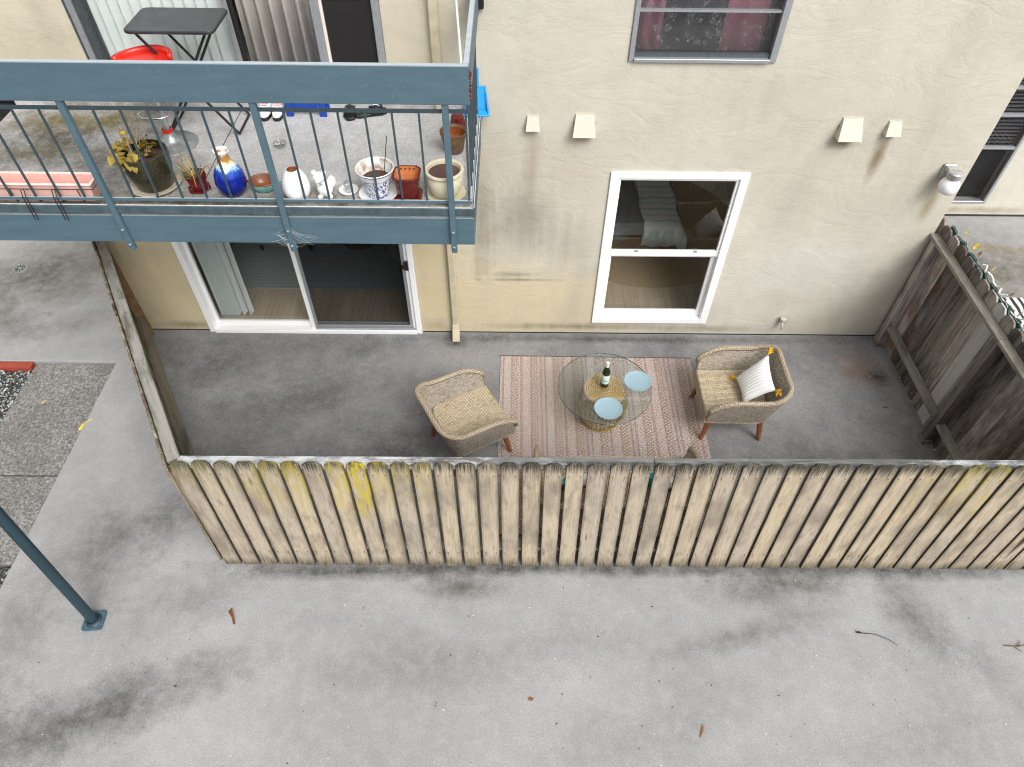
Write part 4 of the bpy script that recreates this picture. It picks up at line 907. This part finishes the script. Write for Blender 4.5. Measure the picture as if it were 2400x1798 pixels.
for k, q in P.items():
    cx = sum(p[0] for p in P.values())/4; cy = sum(p[1] for p in P.values())/4; cz = sum(p[2] for p in P.values())/4
    dd = (Vector(q)-Vector((cx, cy, cz))).normalized(); q = Vector(q)
    b = MB()
    for i in range(22):
        j = Vector((rnd.uniform(-1, 1), rnd.uniform(-1, 1), rnd.uniform(-1, 1)))*.022; b.tube([q-dd*.005, q+dd*.035+j*.7, q+dd*.045+j*1.3-Vector((0, 0, .008))], [.008, .005, .003], 5)
    b.build('tassel', M['tassel'], pl)
for k, (x, rz_) in enumerate(((.55, .2), (1.25, -.25))):
    ax = Vector((math.cos(rz_), math.sin(rz_), 0))*.2; base = Vector((x, -2.22, .43)); upv = Vector((0, -.2, .34))
    o = pillow_mesh(base-ax, base+ax, base+ax+upv, base-ax+upv, .13).build('throw_pillow', M['cushion'], smooth='all')
    tag(o, ('yellow and teal patterned pillow at the left end of the hidden loveseat', 'yellow and teal patterned pillow at the right end of the hidden loveseat')[k], 'pillow', 'patterned loveseat pillows')

# glass table on a rattan drum
TX, TY = .908, -1.172
tb = empty('glass_table', 'round clear glass table on an open rattan drum base', 'table', (TX, TY, .014))
prof = lambda t: .165+.075*math.sin(math.pi*(.12+.80*t))**1.1*1.0-.005*t
ribm = MB().tube([(prof(t/14), 0, .012+.40*t/14) for t in range(15)], .0055, 6).mesh('rib', M['rattan'], smooth='all')
for k in range(34):
    o = link('rib', ribm, tb); o.rotation_euler = (0, 0, 2*math.pi*k/34)
for z, rr in ((.008, .008), (.05, .005), (.14, .0045), (.24, .0045), (.33, .005), (.405, .009)):
    t = max(0, min(1, (z-.012)/.40)); r = prof(t)+.004
    MB().tube([(r*math.cos(a*math.pi/20), r*math.sin(a*math.pi/20), z) for a in range(40)], rr, 6, closed=True).build('ring', M['rattan'], tb, smooth='all')
sp = []; n = 9*36
for i in range(n+1):
    a = 2*math.pi*i/36; r = .006+.192*i/n; sp.append((r*math.cos(a), r*math.sin(a), .421+.004*math.sin(i*2.1)))
MB().tube(sp, .0098, 6, sq=1.0).build('woven_lid', M['straw'], tb, smooth='all')
MB().lathe([(0, .405), (.196, .405), (.196, .413), (0, .413)], 40, close=False).build('lid_base', M['straw'], tb)
MB().lathe([(0, .440), (.446, .440), (.446, .452), (0, .452)], 80, close=False).build('glass_top', M['tglass'], tb)
MB().lathe([(.4462, .4405), (.4485, .4425), (.4485, .4495), (.4462, .4515)], 80, close=False).build('glass_rim', M['tedge'], tb)
GZ = .014+.452+.001
for k, (x, y, lb) in enumerate(((1.226, -1.108, 'pale blue plate at the right edge of the glass table'), (.915, -1.446, 'pale blue plate at the front edge of the glass table'))):
    o = MB().lathe([(0, .003), (.085, .003), (.092, .0), (.10, .004), (.128, .016), (.131, .0195), (.128, .021), (.105, .011), (.094, .008), (0, .008)], 48, close=False).build('plate', M['plate'], smooth=True)
    o.location = (x, y, GZ); tag(o, lb, 'plate', 'pale blue plates')
bt = empty('wine_bottle', 'dark green wine bottle with teal label on the glass table', 'bottle', (.905, -1.150, GZ))
MB().lathe([(0, 0), (.034, .0), (.0375, .006), (.0375, .19), (.033, .215), (.018, .245), (.0145, .262), (.0145, .29), (0, .29)], 32, close=False).build('glass', M['bottle'], bt, smooth=True)
MB().lathe([(.0380, .055), (.0384, .058), (.0384, .165), (.0380, .168)], 32, close=False).build('label', M['label'], bt, smooth=True)
MB().lathe([(.0152, .262), (.0158, .27), (.0158, .318), (.0125, .321), (0, .321)], 24, close=False).build('foil_capsule', M['foil'], bt, smooth=True)

# ------------------------------------------------------------------ things on the balcony
def pot(name, label, cat, loc, prof, mat, seg=40, group=None, inner=None, saucer=None, fill=None, fillz=0, sq=None):
    e = empty(name, label, cat, loc, 0, group)
    base = saucer[2] if saucer else 0
    MB().lathe([(r, z+base) for r, z in prof], seg, close=False).build('body', M[mat], e, smooth=True)
    if inner: MB().lathe([(r, z+base) for r, z in inner[0]], seg, close=False).build('lining', M[inner[1]], e, smooth=True)
    if fill: MB().lathe([(0, fillz+base+.004), (fill[0]*.5, fillz+base+.003), (fill[0], fillz+base)], seg, close=False).build('soil', M[fill[1]], e)
    if saucer:
        r, m_, h_ = saucer
        MB().lathe([(0, .0), (r*.75, .0), (r*.97, .018), (r, .022), (r*.97, .024), (r*.78, h_), (0, h_)], 40, close=False).build('saucer', M[m_], e, smooth=True)
    return e
BZ2 = BZ+.001
# pink window box planter with wire rack
pk = empty('window_box', 'faded pink plastic window box in a wire rack at the balcony railing', 'planter', (-3.32, -1.305, BZ2))
w0, d0, w1, d1, hh = .43, .05, .455, .064, .14
m = MB().hexa([(-w0, -d0, .0), (w0, -d0, .0), (w0, d0, .0), (-w0, d0, .0)], [(-w1, -d1, hh), (w1, -d1, hh), (w1, d1, hh), (-w1, d1, hh)]); m.f.pop(1)
o = m.build('box', M['pink'], pk, fix=False); md = o.modifiers.new('t', 'SOLIDIFY'); md.thickness = .005; md.offset = -1
m = MB()
for q in ((-w1-.012, w1+.012, -d1-.014, -d1+.004), (-w1-.012, w1+.012, d1-.004, d1+.014), (-w1-.012, -w1+.004, -d1+.0041, d1-.0041), (w1-.004, w1+.012, -d1+.0041, d1-.0041)): m.box(*q, hh-.004, hh+.008)
m.build('rim', M['pink_in'], pk, bev=.003)
MB().hexa([(-w0*.97, -d0*.9, .012), (w0*.97, -d0*.9, .012), (w0*.97, d0*.9, .012), (-w0*.97, d0*.9, .012)], [(-w0*.98, -d0*.92, .016), (w0*.98, -d0*.92, .016), (w0*.98, d0*.92, .016), (-w0*.98, d0*.92, .016)]).build('inside_floor', M['pink_in'], pk)
wr_ = MB()
for z in (.004, .11): wr_.tube([(-.47, -.078, z), (.47, -.078, z), (.47, .078, z), (-.47, .078, z)], .003, 5, closed=True)
for xx in (-.4, -.25, -.1, .06, .22, .36): wr_.tube([(xx, .078, .11), (xx, .07, .003), (xx, -.07, .003), (xx, -.078, .11)], .0035, 5)
for xx in (.0, .21):
    for dx in (0, .022): wr_.tube([(xx+dx, -.078, .105), (xx+dx, -.105, .13), (xx+dx, -.125, .08), (xx+dx, -.135, -.10)], .0035, 5)
wr_.build('wire_rack', M['blackm'], pk)
# big olive pot with coleus
pt_ = pot('potted_plant', 'olive speckled pot of yellowing plants on the balcony', 'plant', (-2.53, -1.16, BZ2), [(0, 0), (.105, 0), (.125, .02), (.155, .14), (.163, .24), (.160, .262), (.148, .266)], 'olive', saucer=(.175, 'saucer', .008), inner=([(.148, .266), (.146, .24), (.14, .19)], 'olive'), fill=(.142, 'soil'), fillz=.2)
lms = [leaf_mesh(.085, .06, 'leaf_y', -.35), leaf_mesh(.065, .048, 'leaf_y', .2), leaf_mesh(.05, .035, 'leaf_p', -.2)]
for i in range(54):
    a = rnd.uniform(0, 6.28); r = rnd.uniform(.02, .14); o = link('leaf', lms[0] if i % 3 == 0 else (lms[2] if i % 7 == 1 else lms[1]), pt_)
    o.location = (r*math.cos(a)-.05, r*math.sin(a)-.02, .22+rnd.uniform(0, .11)); o.rotation_euler = (rnd.uniform(-.4, .4), rnd.uniform(-.2, .7), a+rnd.uniform(-.6, .6))
for i in range(14):
    a = rnd.uniform(0, 6.28); o = MB().tube([(.05*math.cos(a)-.04, .05*math.sin(a), .2), (.08*math.cos(a)-.05, .08*math.sin(a)+.05, .33), (.12*math.cos(a)-.07+rnd.uniform(-.03, .03), .08*math.sin(a)+.12, .36+rnd.uniform(.05, .22))], [.003, .0025, .001], 5).build('stem', M['stem'], pt_)
MB().lathe([(0, 0), (.016, .004), (.02, .012), (.0, .016)], 12, (-.09, .03, .38), close=False).build('flower', M['flower'], pt_)
# maroon pot with spiky blades
rp = empty('potted_plant', 'small maroon hexagonal pot of spiky blades on the balcony', 'plant', (-2.21, -1.20, BZ2))
MB().lathe([(0, .01), (.052, .01), (.058, .02), (.075, .11), (.082, .115), (.082, .125), (.07, .125), (.066, .10), (0, .095)], 6, close=False).build('pot', M['maroon'], rp); MB().lathe([(0, 0), (.07, 0), (.085, .014), (.08, .014), (.068, .008), (0, .008)], 6, close=False).build('saucer', M['maroon'], rp)
for i in range(34):
    a = rnd.uniform(0, 6.28); l = rnd.uniform(.08, .20); s_ = rnd.uniform(.02, .09); dn = rnd.random() < .3
    p0 = Vector((.03*math.cos(a), .03*math.sin(a), .1)); p1 = p0+Vector((s_*math.cos(a), s_*math.sin(a), l*.6)); p2 = p1+Vector((s_*1.1*math.cos(a), s_*1.1*math.sin(a), -.09 if dn else l*.4))
    MB().tube([p0, p1, p2], [.0045, .004, .001], 5, sq=.5).build('blade', M['leaf_d' if dn or i % 4 == 0 else 'leaf_g'], rp)
# blue vase
pot('vase', 'blue drip glaze vase with white neck on the balcony', 'vase', (-1.955, -1.235, BZ2), [(0, 0), (.06, 0), (.072, .006), (.098, .05), (.107, .10), (.098, .16), (.072, .215), (.046, .255), (.040, .285), (.044, .31), (.054, .325), (.052, .330), (.040, .322), (.036, .30)], 'vase', inner=([(.036, .30), (.03, .25), (0, .2)], 'wceram'))
bw_ = pot('shell_bowl', 'low brown bowl with turquoise shell ribs on the balcony', 'bowl', (-1.745, -1.20, BZ2), [(0, 0), (.05, 0), (.075, .02), (.098, .055), (.103, .075), (.099, .080), (.094, .076)], 'turq', inner=([(.094, .076), (.075, .035), (.04, .016), (0, .014)], 'brown'))
bw_.scale = (1, .78, 1)
MB().tube([(.095, .0, .06), (.12, .01, .07), (.135, .02, .055)], [.012, .014, .006], 8).build('handle', M['turq'], bw_, smooth='all'); MB().tube([(-.095, .0, .06), (-.11, 0, .075), (-.118, 0, .06)], [.008, .010, .005], 8).build('handle', M['brown'], bw_, smooth='all')
MB().tube([(.1*math.cos(a*.2094), .1*math.sin(a*.2094), .078) for a in range(30)], .006, 6, closed=True).build('rim', M['brown'], bw_, smooth='all')
pot('egg_vase', 'white egg-shaped vase with a small brown opening', 'vase', (-1.49, -1.285, BZ2), [(0, 0), (.06, 0), (.075, .01), (.094, .06), (.096, .10), (.084, .155), (.060, .20), (.040, .222), (.037, .222)], 'wceram', inner=([(.037, .222), (.034, .212), (.034, .206)], 'brown'), fill=(.036, 'brown'), fillz=.207)
# white ceramic animal figurine
fg = empty('figurine', 'small white ceramic seated animal figurine on the balcony', 'figurine', (-1.30, -1.262, BZ2))
def blobm(lst, name, mat, parent):
    me = bpy.data.meshes.new(name); bm = bmesh.new()
    for (c, r) in lst:
        t = bmesh.ops.create_uvsphere(bm, u_segments=16, v_segments=10, radius=1)
        for v in t['verts']: v.co = Vector((v.co.x*r[0]+c[0], v.co.y*r[1]+c[1], v.co.z*r[2]+c[2]))
    for f in bm.faces: f.smooth = True
    bm.to_mesh(me); bm.free(); me.materials.append(M[mat]); return link(name, me, parent)
fb = blobm([((0, 0, .06), (.056, .05, .065)), ((-.02, -.01, .11), (.034, .033, .045))], 'body', 'wceram', fg)
blobm([((-.02, -.012, .155), (.044, .042, .038)), ((-.022, -.05, .147), (.018, .018, .014))], 'head', 'wceram', fg)
for sx in (-1, 1): blobm([((-.02+sx*.034, -.005, .185), (.017, .012, .02))], 'ear', 'wceram', fg)
for sx in (-1, 1): blobm([((sx*.034, -.035, .014), (.02, .026, .014))], 'paw', 'wceram', fg)
blobm([((.05, .02, .1), (.03, .034, .045))], 'side_flower', 'wceram', fg); blobm([((-.012, -.042, .118), (.012, .008, .009))], 'bow', 'plate', fg)
# glass on saucer
gs = pot('glass_tumbler', 'short clear tumbler on a small white saucer', 'tumbler', (-1.15, -1.215, BZ2), [(0, .0), (.026, 0), (.030, .06), (.030, .068), (.027, .068), (.025, .012), (0, .01)], 'clear', saucer=(.07, 'wceram', .008)); 
MB().lathe([(0, .014), (.0245, .014), (.0265, .035), (0, .035)], 20, close=False).build('wax', M['ash'], gs)
# blue and white pot
bwp = pot('flower_pot', 'blue and white porcelain flower pot holding an incense stick', 'flower pot', (-.935, -1.245, BZ2), [(0, 0), (.07, 0), (.076, .008), (.086, .06), (.106, .13), (.128, .195), (.134, .205), (.131, .211), (.124, .207)], 'bw', inner=([(.124, .207), (.106, .15), (.098, .12)], 'bw_in'), saucer=(.138, 'wceram', .008), fill=(.102, 'soil'), fillz=.125)
MB().tube([(.05, .0, .12), (.085, .14, .37)], .003, 6).build('incense_stick', M['blackm'], bwp)
# maroon square pot
sq = empty('flower_pot', 'dark red octagonal tapered pot with orange inside', 'flower pot', (-.722, -1.245, BZ2))
def octp(h): c = .35; return [(-h, -h*(1-c)), (-h*(1-c), -h), (h*(1-c), -h), (h, -h*(1-c)), (h, h*(1-c)), (h*(1-c), h), (-h*(1-c), h), (-h, h*(1-c))]
def loft(secs, name, mat, par):
    b = MB(); b.grid([[(x, y, z) for x, y in octp(h)] for h, z in secs], closed=True); return b.build(name, M[mat], par, bev=.002, fix=False)
loft([(.066, .008), (.068, .015), (.082, .15), (.094, .155), (.096, .175), (.092, .178), (.080, .176)], 'body', 'maroon', sq); loft([(.080, .176), (.076, .14), (.06, .06), (.001, .05)], 'lining', 'terra', sq)
MB().prism(octp(.095), .0, .007, 'z').build('saucer', M['maroon'], sq)
for k in range(4): MB().lathe([(0, 0), (.006, .0), (.006, .004), (0, .005)], 8, (-.045+.03*k, .069, .165), close=False).build('drip', M['maroon'], sq)
# cream pot
pot('flower_pot', 'large cream glazed pot full of brown soil at the balcony corner', 'flower pot', (-.462, -1.235, BZ2), [(0, 0), (.08, 0), (.09, .01), (.115, .06), (.128, .11), (.124, .145), (.117, .162), (.128, .175), (.136, .185), (.134, .197), (.124, .200), (.114, .195)], 'cream', inner=([(.114, .195), (.109, .18), (.109, .15)], 'cream'), saucer=(.142, 'cream', .008), fill=(.110, 'soil_br'), fillz=.168)
pe = empty('shell_plate', 'white plate of shells behind the cream pot', 'plate', (-.455, -.93, BZ2))
MB().lathe([(0, 0), (.05, 0), (.085, .022), (.083, .025), (.05, .006), (0, .006)], 32, close=False).build('plate', M['wceram'], pe, smooth=True)
for i in range(9): a = rnd.uniform(0, 6.28); r = rnd.uniform(.0, .05); blobm([((r*math.cos(a), r*math.sin(a), .018), (.019, .015, .012))], 'shell', 'shells', pe)
pot('flower_pot', 'brown stoneware pot behind the cream pot', 'flower pot', (-.435, -.66, BZ2), [(0, 0), (.06, 0), (.07, .01), (.085, .09), (.10, .15), (.103, .165), (.098, .168), (.088, .15)], 'bark', inner=([(.088, .15), (.08, .1), (.0, .08)], 'brown'))
st = empty('flower_pot', 'pair of stacked upturned maroon pots at the balcony side rail', 'flower pot', (-.42, -.40, BZ2))
MB().lathe([(0, .15), (.045, .15), (.05, .146), (.062, .075), (.070, .07), (.070, .05), (.066, .05)], 28, close=False).build('upper_pot', M['maroon'], st, smooth=True); MB().lathe([(.052, .052), (.06, .03), (.072, .025), (.072, 0), (.066, 0)], 28, close=False).build('lower_pot', M['maroon'], st, smooth=True)
# dustpan
dp = empty('dustpan', 'bright blue plastic dustpan leaning at the wall beyond the side rail', 'dustpan', (-.235, -.095, BZ2+.007))
MB().hexa([(-.16, .0, .0), (.055, .0, .0), (.055, .012, .0), (-.16, .012, .0)], [(-.10, .055, .20), (.025, .055, .20), (.025, .062, .20), (-.10, .062, .20)]).build('pan', M['skypl'], dp, bev=.003)
MB().hexa([(.046, -.055, .0), (.056, -.055, .0), (.056, .0, .0), (.046, .0, .0)], [(.018, .05, .20), (.026, .05, .20), (.026, .058, .2), (.018, .058, .2)]).build('side_wall', M['skypl'], dp)
MB().hexa([(-.16, -.06, .0), (.056, -.06, .0), (.056, -.001, .0), (-.16, -.001, .0)], [(-.16, -.06, .012), (.056, -.06, .012), (.056, -.001, .03), (-.16, -.001, .03)]).build('lip', M['skypl'], dp, bev=.003)
MB().tube([(-.04, .056, .19), (-.04, .06, .34)], .012, 8).build('handle', M['skypl'], dp)
at = empty('ashtray', 'round glass ashtray with cigarette stubs on the balcony floor', 'ashtray', (-1.773, -.611, BZ2))
MB().lathe([(0, 0), (.045, 0), (.052, .03), (.048, .033), (.038, .012), (0, .01)], 24, close=False).build('dish', M['clear'], at, smooth=True)
for i in range(7): a = rnd.uniform(0, 6.28); MB().tube([(.02*math.cos(a), .02*math.sin(a), .016), (.02*math.cos(a)+.02*math.sin(a*3), .02*math.sin(a)+.02*math.cos(a*3), .022)], .005, 6).build('stub', M['ash'], at)
# slides
for k, (x, y, rz, lb) in enumerate(((-1.315, -.10, R(-82), 'black slide sandal pointing at the wall on the balcony'), (-1.14, -.12, R(20), 'black slide sandal lying sideways on the balcony'))):
    e = empty('slide_sandal', lb, 'sandal', (x, y, BZ2), rz, 'black sandals')
    pr = [(-.13, -.03), (-.10, -.042), (0, -.04), (.08, -.05), (.125, -.03), (.135, .0), (.125, .035), (.08, .05), (0, .038), (-.10, .04), (-.13, .03)]
    MB().prism(pr, 0, .025, 'z').build('sole', M['black'], e, bev=.004)
    rows = [[(xx, -.052+.104*j/8, .02+.05*math.sin(math.pi*j/8)**.6) for j in range(9)] for xx in (-.01, .04, .095)]
    o = MB().grid(rows).build('strap', M['black'], e, smooth='all'); o.modifiers.new('t', 'SOLIDIFY').thickness = .005
    if k == 1:
        sw = MB().tube([(.02, -.008, .0752), (.032, .010, .0752), (.045, .004, .0752), (.075, -.02, .073)], [.002, .0045, .005, .001], 6); sw.build('strap_mark', M['wceram'], e)
# blue step stool
ss = empty('step_stool', 'bright blue plastic step stool near the upper door', 'stool', (-1.655, -.03+.0, BZ2))
ss.location = (-1.655, -.045-.035, BZ2)
MB().box(-.15, .15, -.09, .07, .19, .215).build('top', M['bluepl'], ss, bev=.006)
for sx in (-1, 1):
    for sy in (-.075, .055): MB().hexa([(sx*.135-.028, sy-.014, 0), (sx*.135+.028, sy-.014, 0), (sx*.135+.028, sy+.014, 0), (sx*.135-.028, sy+.014, 0)], [(sx*.118-.024, sy-.012, .189), (sx*.118+.024, sy-.012, .189), (sx*.118+.024, sy+.012, .189), (sx*.118-.024, sy+.012, .189)]).build('leg', M['bluepl'], ss, bev=.003)
for sy in (-.0755, .0555): MB().box(-.094, .094, sy-.006, sy+.006, .07, .12).build('apron', M['bluepl'], ss)
# sneakers
for k, (x, lb) in enumerate(((-1.985, 'left one of the red and white sneakers beside the blue stool'), (-1.885, 'right one of the red and white sneakers beside the blue stool'))):
    e = empty('sneaker', lb, 'shoe', (x, -.12, BZ2), R(-88), 'red and white sneakers')
    pr = [(-.13, -.03), (-.05, -.038), (.06, -.043), (.12, -.028), (.135, .0), (.12, .03), (.06, .043), (-.05, .036), (-.13, .03)]
    MB().prism(pr, 0, .03, 'z').build('sole', M['black'], e, bev=.004)
    b = MB(); b.grid([[(x_*s, y_*s, z) for x_, y_ in pr] for s, z in ((.98, .031), (.95, .055), (.8, .075), (.55, .085))], closed=True); b.build('upper', M['wceram'], e, smooth='all'); MB().prism([(x_*.5-.0, y_*.55) for x_, y_ in pr], .078, .09, 'z').build('tongue', M['redsole'], e)
    for q in (.0, .03, .06): MB().box(q, q+.012, -.03, .03, .084, .094).build('lace', M['wceram'], e)
# bar stool
bs_ = empty('bar_stool', 'red bar stool on a round chrome base on the balcony', 'bar stool', (-2.615, -.60, BZ2))
MB().lathe([(0, 0), (.19, 0), (.192, .006), (.185, .012), (.10, .022), (.055, .05), (.038, .085), (.034, .10)], 48, close=False).build('base', M['dullmetal'], bs_, smooth=True)
MB().lathe([(.036, .10), (.04, .103), (.04, .128), (.034, .13)], 28, close=False).build('collar', M['red'], bs_, smooth=True)
MB().lathe([(.027, .12), (.027, .44)], 20).build('column', M['dullmetal'], bs_, smooth=True); MB().lathe([(.018, .44), (.018, .56)], 16).build('piston', M['chrome'], bs_, smooth=True)
MB().lathe([(.03, .27), (.034, .275), (.034, .30), (.03, .305)], 20, close=False).build('clamp', M['chrome'], bs_, smooth=True)
MB().tube([(-.03, 0, .285), (-.10, -.03, .285), (-.12, -.10, .285), (-.06, -.15, .285), (.06, -.15, .285), (.12, -.10, .285), (.10, -.03, .285), (.03, 0, .285)], .008, 8).build('footrest', M['chrome'], bs_, smooth='all')
MB().lathe([(0, .56), (.17, .56), (.205, .575), (.21, .60), (.195, .622), (.0, .61)], 40, close=False).build('seat', M['red'], bs_, smooth=True)
rows = [[((.212+.006*j)*math.cos(a), (.212+.006*j)*math.sin(a), .60+.025*j+.012*math.cos(a)) for a in [R(10+160*i/20) for i in range(21)]] for j in range(3)]
o = MB().grid(rows).build('backrest', M['red'], bs_, smooth='all'); md = o.modifiers.new('t', 'SOLIDIFY'); md.thickness = .03
bs_.location = (-2.60, -.60, BZ2)
# folding table
ft = empty('folding_table', 'black folding table with rounded corners on the balcony', 'table', (-2.38, -.31, BZ2))
def rrect(a, b, r): 
    p = []
    for (cx, cy, s) in ((a-r, b-r, 0), (-a+r, b-r, 1), (-a+r, -b+r, 2), (a-r, -b+r, 3)): p += arc((cx, cy), r, s*math.pi/2, (s+1)*math.pi/2, 5)
    return p
MB().prism(rrect(.315, .205, .05), .775, .80, 'z').build('top', M['tabletop'], ft, bev=.006)
for sy in (-.15, .15):
    MB().tube([(-.26, sy, .773), (.26, sy, .012)], .010, 8).build('leg', M['blackm'], ft); MB().tube([(.24, sy*.9, .773), (-.28, sy*.9, .012)], .010, 8).build('leg', M['blackm'], ft)
for (xx, zz, w_) in ((-.26, .765, .15), (.26, .012, .15), (.24, .765, .135), (-.28, .012, .135)): MB().tube([(xx, -w_, zz), (xx, w_, zz)], .009, 8).build('cross_bar', M['blackm'], ft)
MB().tube([(-.0, -.15, .39), (-.0, .15, .39)], .007, 8).build('pivot_bar', M['blackm'], ft)
# expansion joint across the balcony floor
MB().box(-2.214, -2.208, -1.2, -.02, BZ+.0002, BZ+.0012).build('control_joint', M['dark'], bal)
# cobweb at the railing post
cw = MB()
for i in range(26):
    a = Vector((-1.58+rnd.uniform(-.16, .2), BY-.005+rnd.uniform(-.012, 0), 2.3+rnd.uniform(0, .1))); c = Vector((-1.58+rnd.uniform(-.02, .03), BY-.02, 2.27+rnd.uniform(0, .2))); cw.tube([a, (a+c)/2+Vector((0, -.004, -.012)), c], .0006, 3)
tag(cw.build('cobweb', M['web']), 'wispy cobweb strung around a balcony post foot', 'cobweb', kind='stuff')

# ------------------------------------------------------------------ small things on the ground
def leaf(name, label, loc, l, wd_, mat, rot, curl=.4, cat='leaf'):
    o = link(name, leaf_mesh(l, wd_, mat, curl, 10, name), None); o.location = loc; o.rotation_euler = rot; o.modifiers.new('t', 'SOLIDIFY').thickness = .0015
    return tag(o, label, cat, 'fallen leaves')
leaf('fallen_leaf', 'curled brown leaf on the walkway below the fence corner', (-2.24, -3.18, .008), .15, .085, 'leaf_br', (R(35), 0, R(-58)), .15)
leaf('fallen_leaf', 'small red-brown leaf low on the walkway right of centre', (1.40, -4.11, .004), .095, .022, 'leaf_br', (0, 0, R(62)), .15)
leaf('fallen_leaf', 'bright yellow leaf at the edge of the rough slabs', (-4.23, -1.37, -.02), .155, .055, 'leaf_lem', (R(40), 0, R(58)), .25)
leaf('fallen_leaf', 'dry tan leaf in the middle of the rough slab', (-4.80, -1.05, -.026), .12, .05, 'stem', (0, 0, R(20)), .2)
leaf('fallen_leaf', 'little reddish seed leaf on the lower walkway', (.16, -3.86, .004), .045, .028, 'leaf_br', (0, 0, .2), .1)
leaf('fallen_leaf', 'small brown leaf on the patio beside the right fence', (3.80, -1.02, .006), .06, .02, 'leaf_br', (0, 0, .1), .1)
tw = empty('twig', 'thin dark twig with a small leaf on the right walkway', 'twig', (2.95, -3.39, .006))
MB().tube([(-.13, .05, 0), (-.02, .04, .004), (.08, -.005, .003), (.13, -.045, 0)], [.003, .0025, .0022, .0015], 5).build('stalk', M['debris'], tw); o = link('leaf', leaf_mesh(.05, .022, 'debris', .1), tw); o.location = (-.17, .055, .001)
tw2 = empty('twig', 'brown forked twig at the right edge of the walkway', 'twig', (4.02, -3.43, .006))
for p in ([(-.1, 0, 0), (.0, -.01, .006), (.1, .01, 0)], [(0, -.01, .005), (.05, .04, .002)], [(-.03, -.005, .004), (.02, -.05, 0)]): MB().tube(p, [.004]*(len(p)-1)+[.0015], 5).build('stalk', M['bark'], tw2)
db, dw = MB(), MB()
for i in range(330):
    x, y = rnd.uniform(-4.1, 4.8), rnd.uniform(-4.6, -2.9)
    if i % 5 == 0: x, y = rnd.uniform(-3.3, 3.9), rnd.uniform(-2.5, -.1)
    if i % 11 == 0: x, y = rnd.uniform(-6.4, -4.4), rnd.uniform(-.3, 1.6)
    if -.15 < x < 1.97 and -2.55 < y < -.33: continue
    s = rnd.uniform(.0014, .0042)*(1.6 if rnd.random() < .12 else 1); a = rnd.uniform(0, 6.28); t = dw if rnd.random() < .3 else db
    l = s*rnd.uniform(1, 3); t.tube([(x, y, .006), (x+l*math.cos(a), y+l*math.sin(a), .007), (x+l*1.7*math.cos(a+.5), y+l*1.7*math.sin(a+.5), .006)], [s*.5, s*.7, s*.3], 4, sq=.5)
tag(db.build('dark_debris', M['debris']), 'tiny dark specks of litter scattered over the concrete', 'debris', kind='stuff'); tag(dw.build('pale_debris', M['debris_w']), 'tiny pale chips scattered over the concrete', 'debris', kind='stuff')
